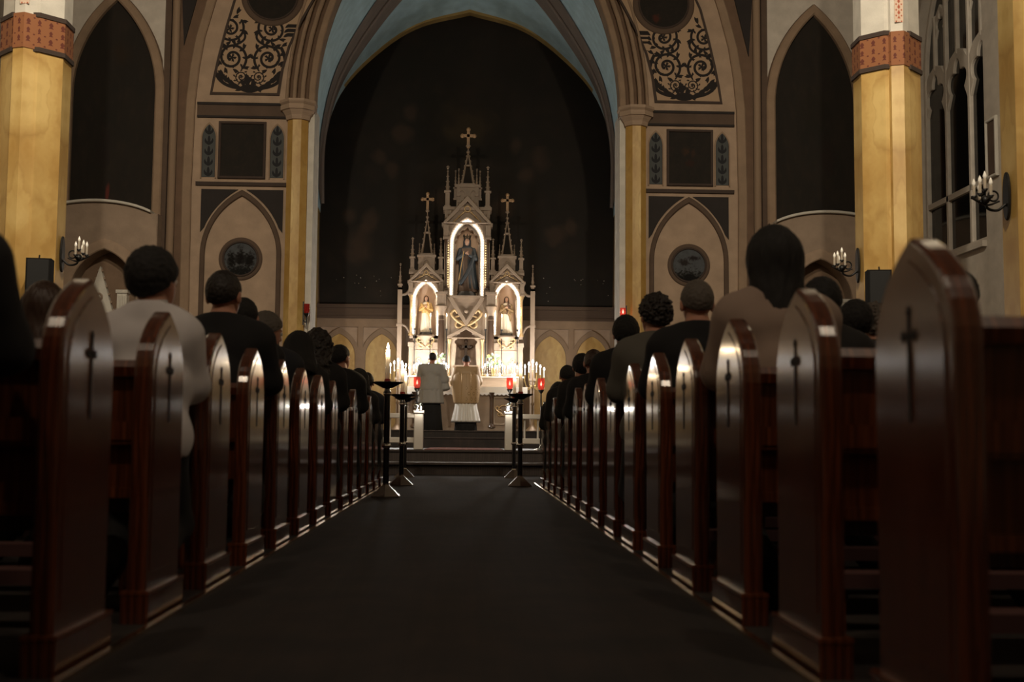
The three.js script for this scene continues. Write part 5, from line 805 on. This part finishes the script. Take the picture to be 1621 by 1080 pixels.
person('person in black bowing low in a far pew on the left', [-1.24, -14.33], 1.42, { coat: W.black, hairKind: 'veil', hairMat: HAIR.cloth, headTilt: -0.5, wide: 0.92 });
person('small dark-haired person in the far left pews nearest the candle stands', [-1.22, -15.25], 1.44, { coat: W.navy, hairKind: 'short', hairMat: HAIR.dark, wide: 0.92 });
// right side, near to far
person('woman with long straight dark hair in a beige sweater', [1.36, -5.0], 1.54, { coat: W.sweater, hairKind: 'long', hairMat: HAIR.black, wide: 1.0, headScale: 1.03 });
person('person in black with dark hair at the far right behind the nearest pew', [2.14, -5.0], 1.37, { coat: W.black, hairKind: 'thick', hairMat: HAIR.black });
person('dark-haired person to the right of the long-haired woman', [1.84, -5.93], 1.455, { coat: W.black, hairKind: 'thick', hairMat: HAIR.black });
person('man with greying hair in black suit on the right of the aisle', [1.385, -6.85], 1.56, { coat: W.suit, hairKind: 'short', hairMat: HAIR.grey, wide: 1.12, headTurn: 0.05, headTilt: -0.1 });
person('dark-haired person below the right sconce', [2.32, -6.87], 1.455, { coat: W.black, hairKind: 'thick', hairMat: HAIR.black });
person('person with grey-brown hair below the right loudspeaker', [2.74, -7.8], 1.54, { coat: W.brown, hairKind: 'curly', hairMat: HAIR.grey });
person('man with curly hair in a grey jacket on the right of the aisle', [1.29, -7.8], 1.585, { coat: W.greyJacket, hairKind: 'curly', hairMat: HAIR.dark, headTurn: 0.25, wide: 1.02 });
person('dark-haired person just beyond the man in the grey jacket', [1.34, -9.65], 1.63, { coat: W.suit, hairKind: 'thick', hairMat: HAIR.black, wide: 1.02 });
person('man with reddish cropped hair in a far right pew', [1.27, -11.5], 1.49, { coat: W.suit, hairKind: 'short', hairMat: HAIR.brown, headTilt: -0.1, wide: 0.95 });
person('dark-haired person just beyond the man with reddish cropped hair', [1.25, -12.46], 1.51, { coat: W.black, hairKind: 'thick', hairMat: HAIR.black, wide: 0.92 });
person('dark figure in the far right pews near the red lantern', [1.25, -14.3], 1.5, { coat: W.black, hairKind: 'short', hairMat: HAIR.black, headTilt: -0.2, wide: 0.92 });
person('low bowed figure in black, farthest in the right pews', [1.22, -15.26], 1.33, { coat: W.black, hairKind: 'veil', hairMat: HAIR.cloth, headTilt: -0.4, wide: 0.92 });

// clergy at the altar
{
  const a = person('server in white surplice over black cassock standing left at the altar', [-0.76, -27.0], 2.51, { pose: stand, base: 0.77, coat: M.surplice, trousers: M.blackCloth, hairKind: 'short', hairMat: HAIR.dark, headTurn: 0.35, headTilt: -0.12, coatGrow: 0.05, turn: -0.25, group: 'clergy at the altar' });
  mesh('cassock', robe([[0.01, 0, 0.02, 0.27, 0.24, 0.05], [0.3, 0, 0.01, 0.24, 0.2, 0.05], [0.62, 0, 0, 0.21, 0.17, 0.03], [0.9, 0, 0, 0.18, 0.14, 0], [1.45, 0, 0, 0.08, 0.07, 0]], 48, 10), M.blackCloth, a);
  mesh('surplice_skirt', robe([[0.6, 0.0, 0.01, 0.29, 0.22, 0.06], [0.64, 0, 0.01, 0.29, 0.22, 0.06], [0.95, 0, 0, 0.26, 0.19, 0.05], [1.2, 0, 0, 0.23, 0.17, 0.03], [1.38, 0, 0, 0.2, 0.12, 0.01], [1.45, 0, 0, 0.1, 0.09, 0]], 56, 13, 0.7), M.surplice, a);
  mesh('surplice_sleeve', [-1, 1].map((s) => robe([[-0.05, 0, 0, 0.12, 0.1, 0.06], [0.16, 0, 0, 0.1, 0.09, 0.05], [0.42, 0, 0, 0.07, 0.07, 0]], 28, 7).rotateX(-0.25).rotateZ(s * 0.26).translate(s * 0.29, 0.96, -0.06)), M.surplice, a);
  mesh('cassock_collar', lathe([[0.065, 1.39], [0.075, 1.4], [0.066, 1.48], [0.06, 1.48]], 18).translate(0, 0, -0.02), M.blackCloth, a);
  const b = person('priest in gold brocade chasuble bowing at the middle of the altar', [0.02, -27.25], 2.47, { pose: stand, base: 0.77, coat: M.brocade, trousers: M.blackCloth, hairKind: 'short', hairMat: HAIR.black, headTilt: -0.3, coatGrow: 0.045, group: 'clergy at the altar' });
  mesh('cassock', robe([[0.01, 0, 0.02, 0.25, 0.22, 0.05], [0.4, 0, 0.01, 0.22, 0.18, 0.04], [0.9, 0, 0, 0.18, 0.14, 0], [1.3, 0, 0, 0.1, 0.09, 0]], 44, 10), M.blackCloth, b);
  mesh('lace_alb', robe([[0.19, 0, 0.02, 0.31, 0.26, 0.1], [0.24, 0, 0.02, 0.3, 0.25, 0.1], [0.5, 0, 0.01, 0.25, 0.2, 0.06], [0.9, 0, 0, 0.2, 0.15, 0], [1.2, 0, 0, 0.1, 0.1, 0]], 80, 17), M.lace, b);
  const back = []; for (const [px, py] of [[0.24, 0.62], [0.3, 0.7], [0.315, 0.85], [0.33, 1.1], [0.3, 1.3], [0.18, 1.41], [0.07, 1.44]]) back.push([px, py]);
  mesh('chasuble', robe([[0.6, 0, 0.03, 0.22, 0.16, 0.0], [0.64, 0, 0.03, 0.28, 0.2, 0.01], [0.85, 0, 0.02, 0.315, 0.21, 0.02], [1.1, 0, 0.01, 0.325, 0.2, 0.02], [1.28, 0, 0, 0.29, 0.16, 0.01], [1.38, 0, 0, 0.22, 0.12, 0.0], [1.45, 0, 0, 0.1, 0.09, 0]], 56, 6, 0.4), M.brocade, b);
  mesh('chasuble_band', [tube([[-0.1, 1.41, 0.1], [-0.1, 1.2, 0.205], [-0.1, 0.9, 0.225], [-0.1, 0.66, 0.21]], 0.008, 20, 6), tube([[0.1, 1.41, 0.1], [0.1, 1.2, 0.205], [0.1, 0.9, 0.225], [0.1, 0.66, 0.21]], 0.008, 20, 6)], M.altarGold, b);
}
renderer.render(scene, camera);
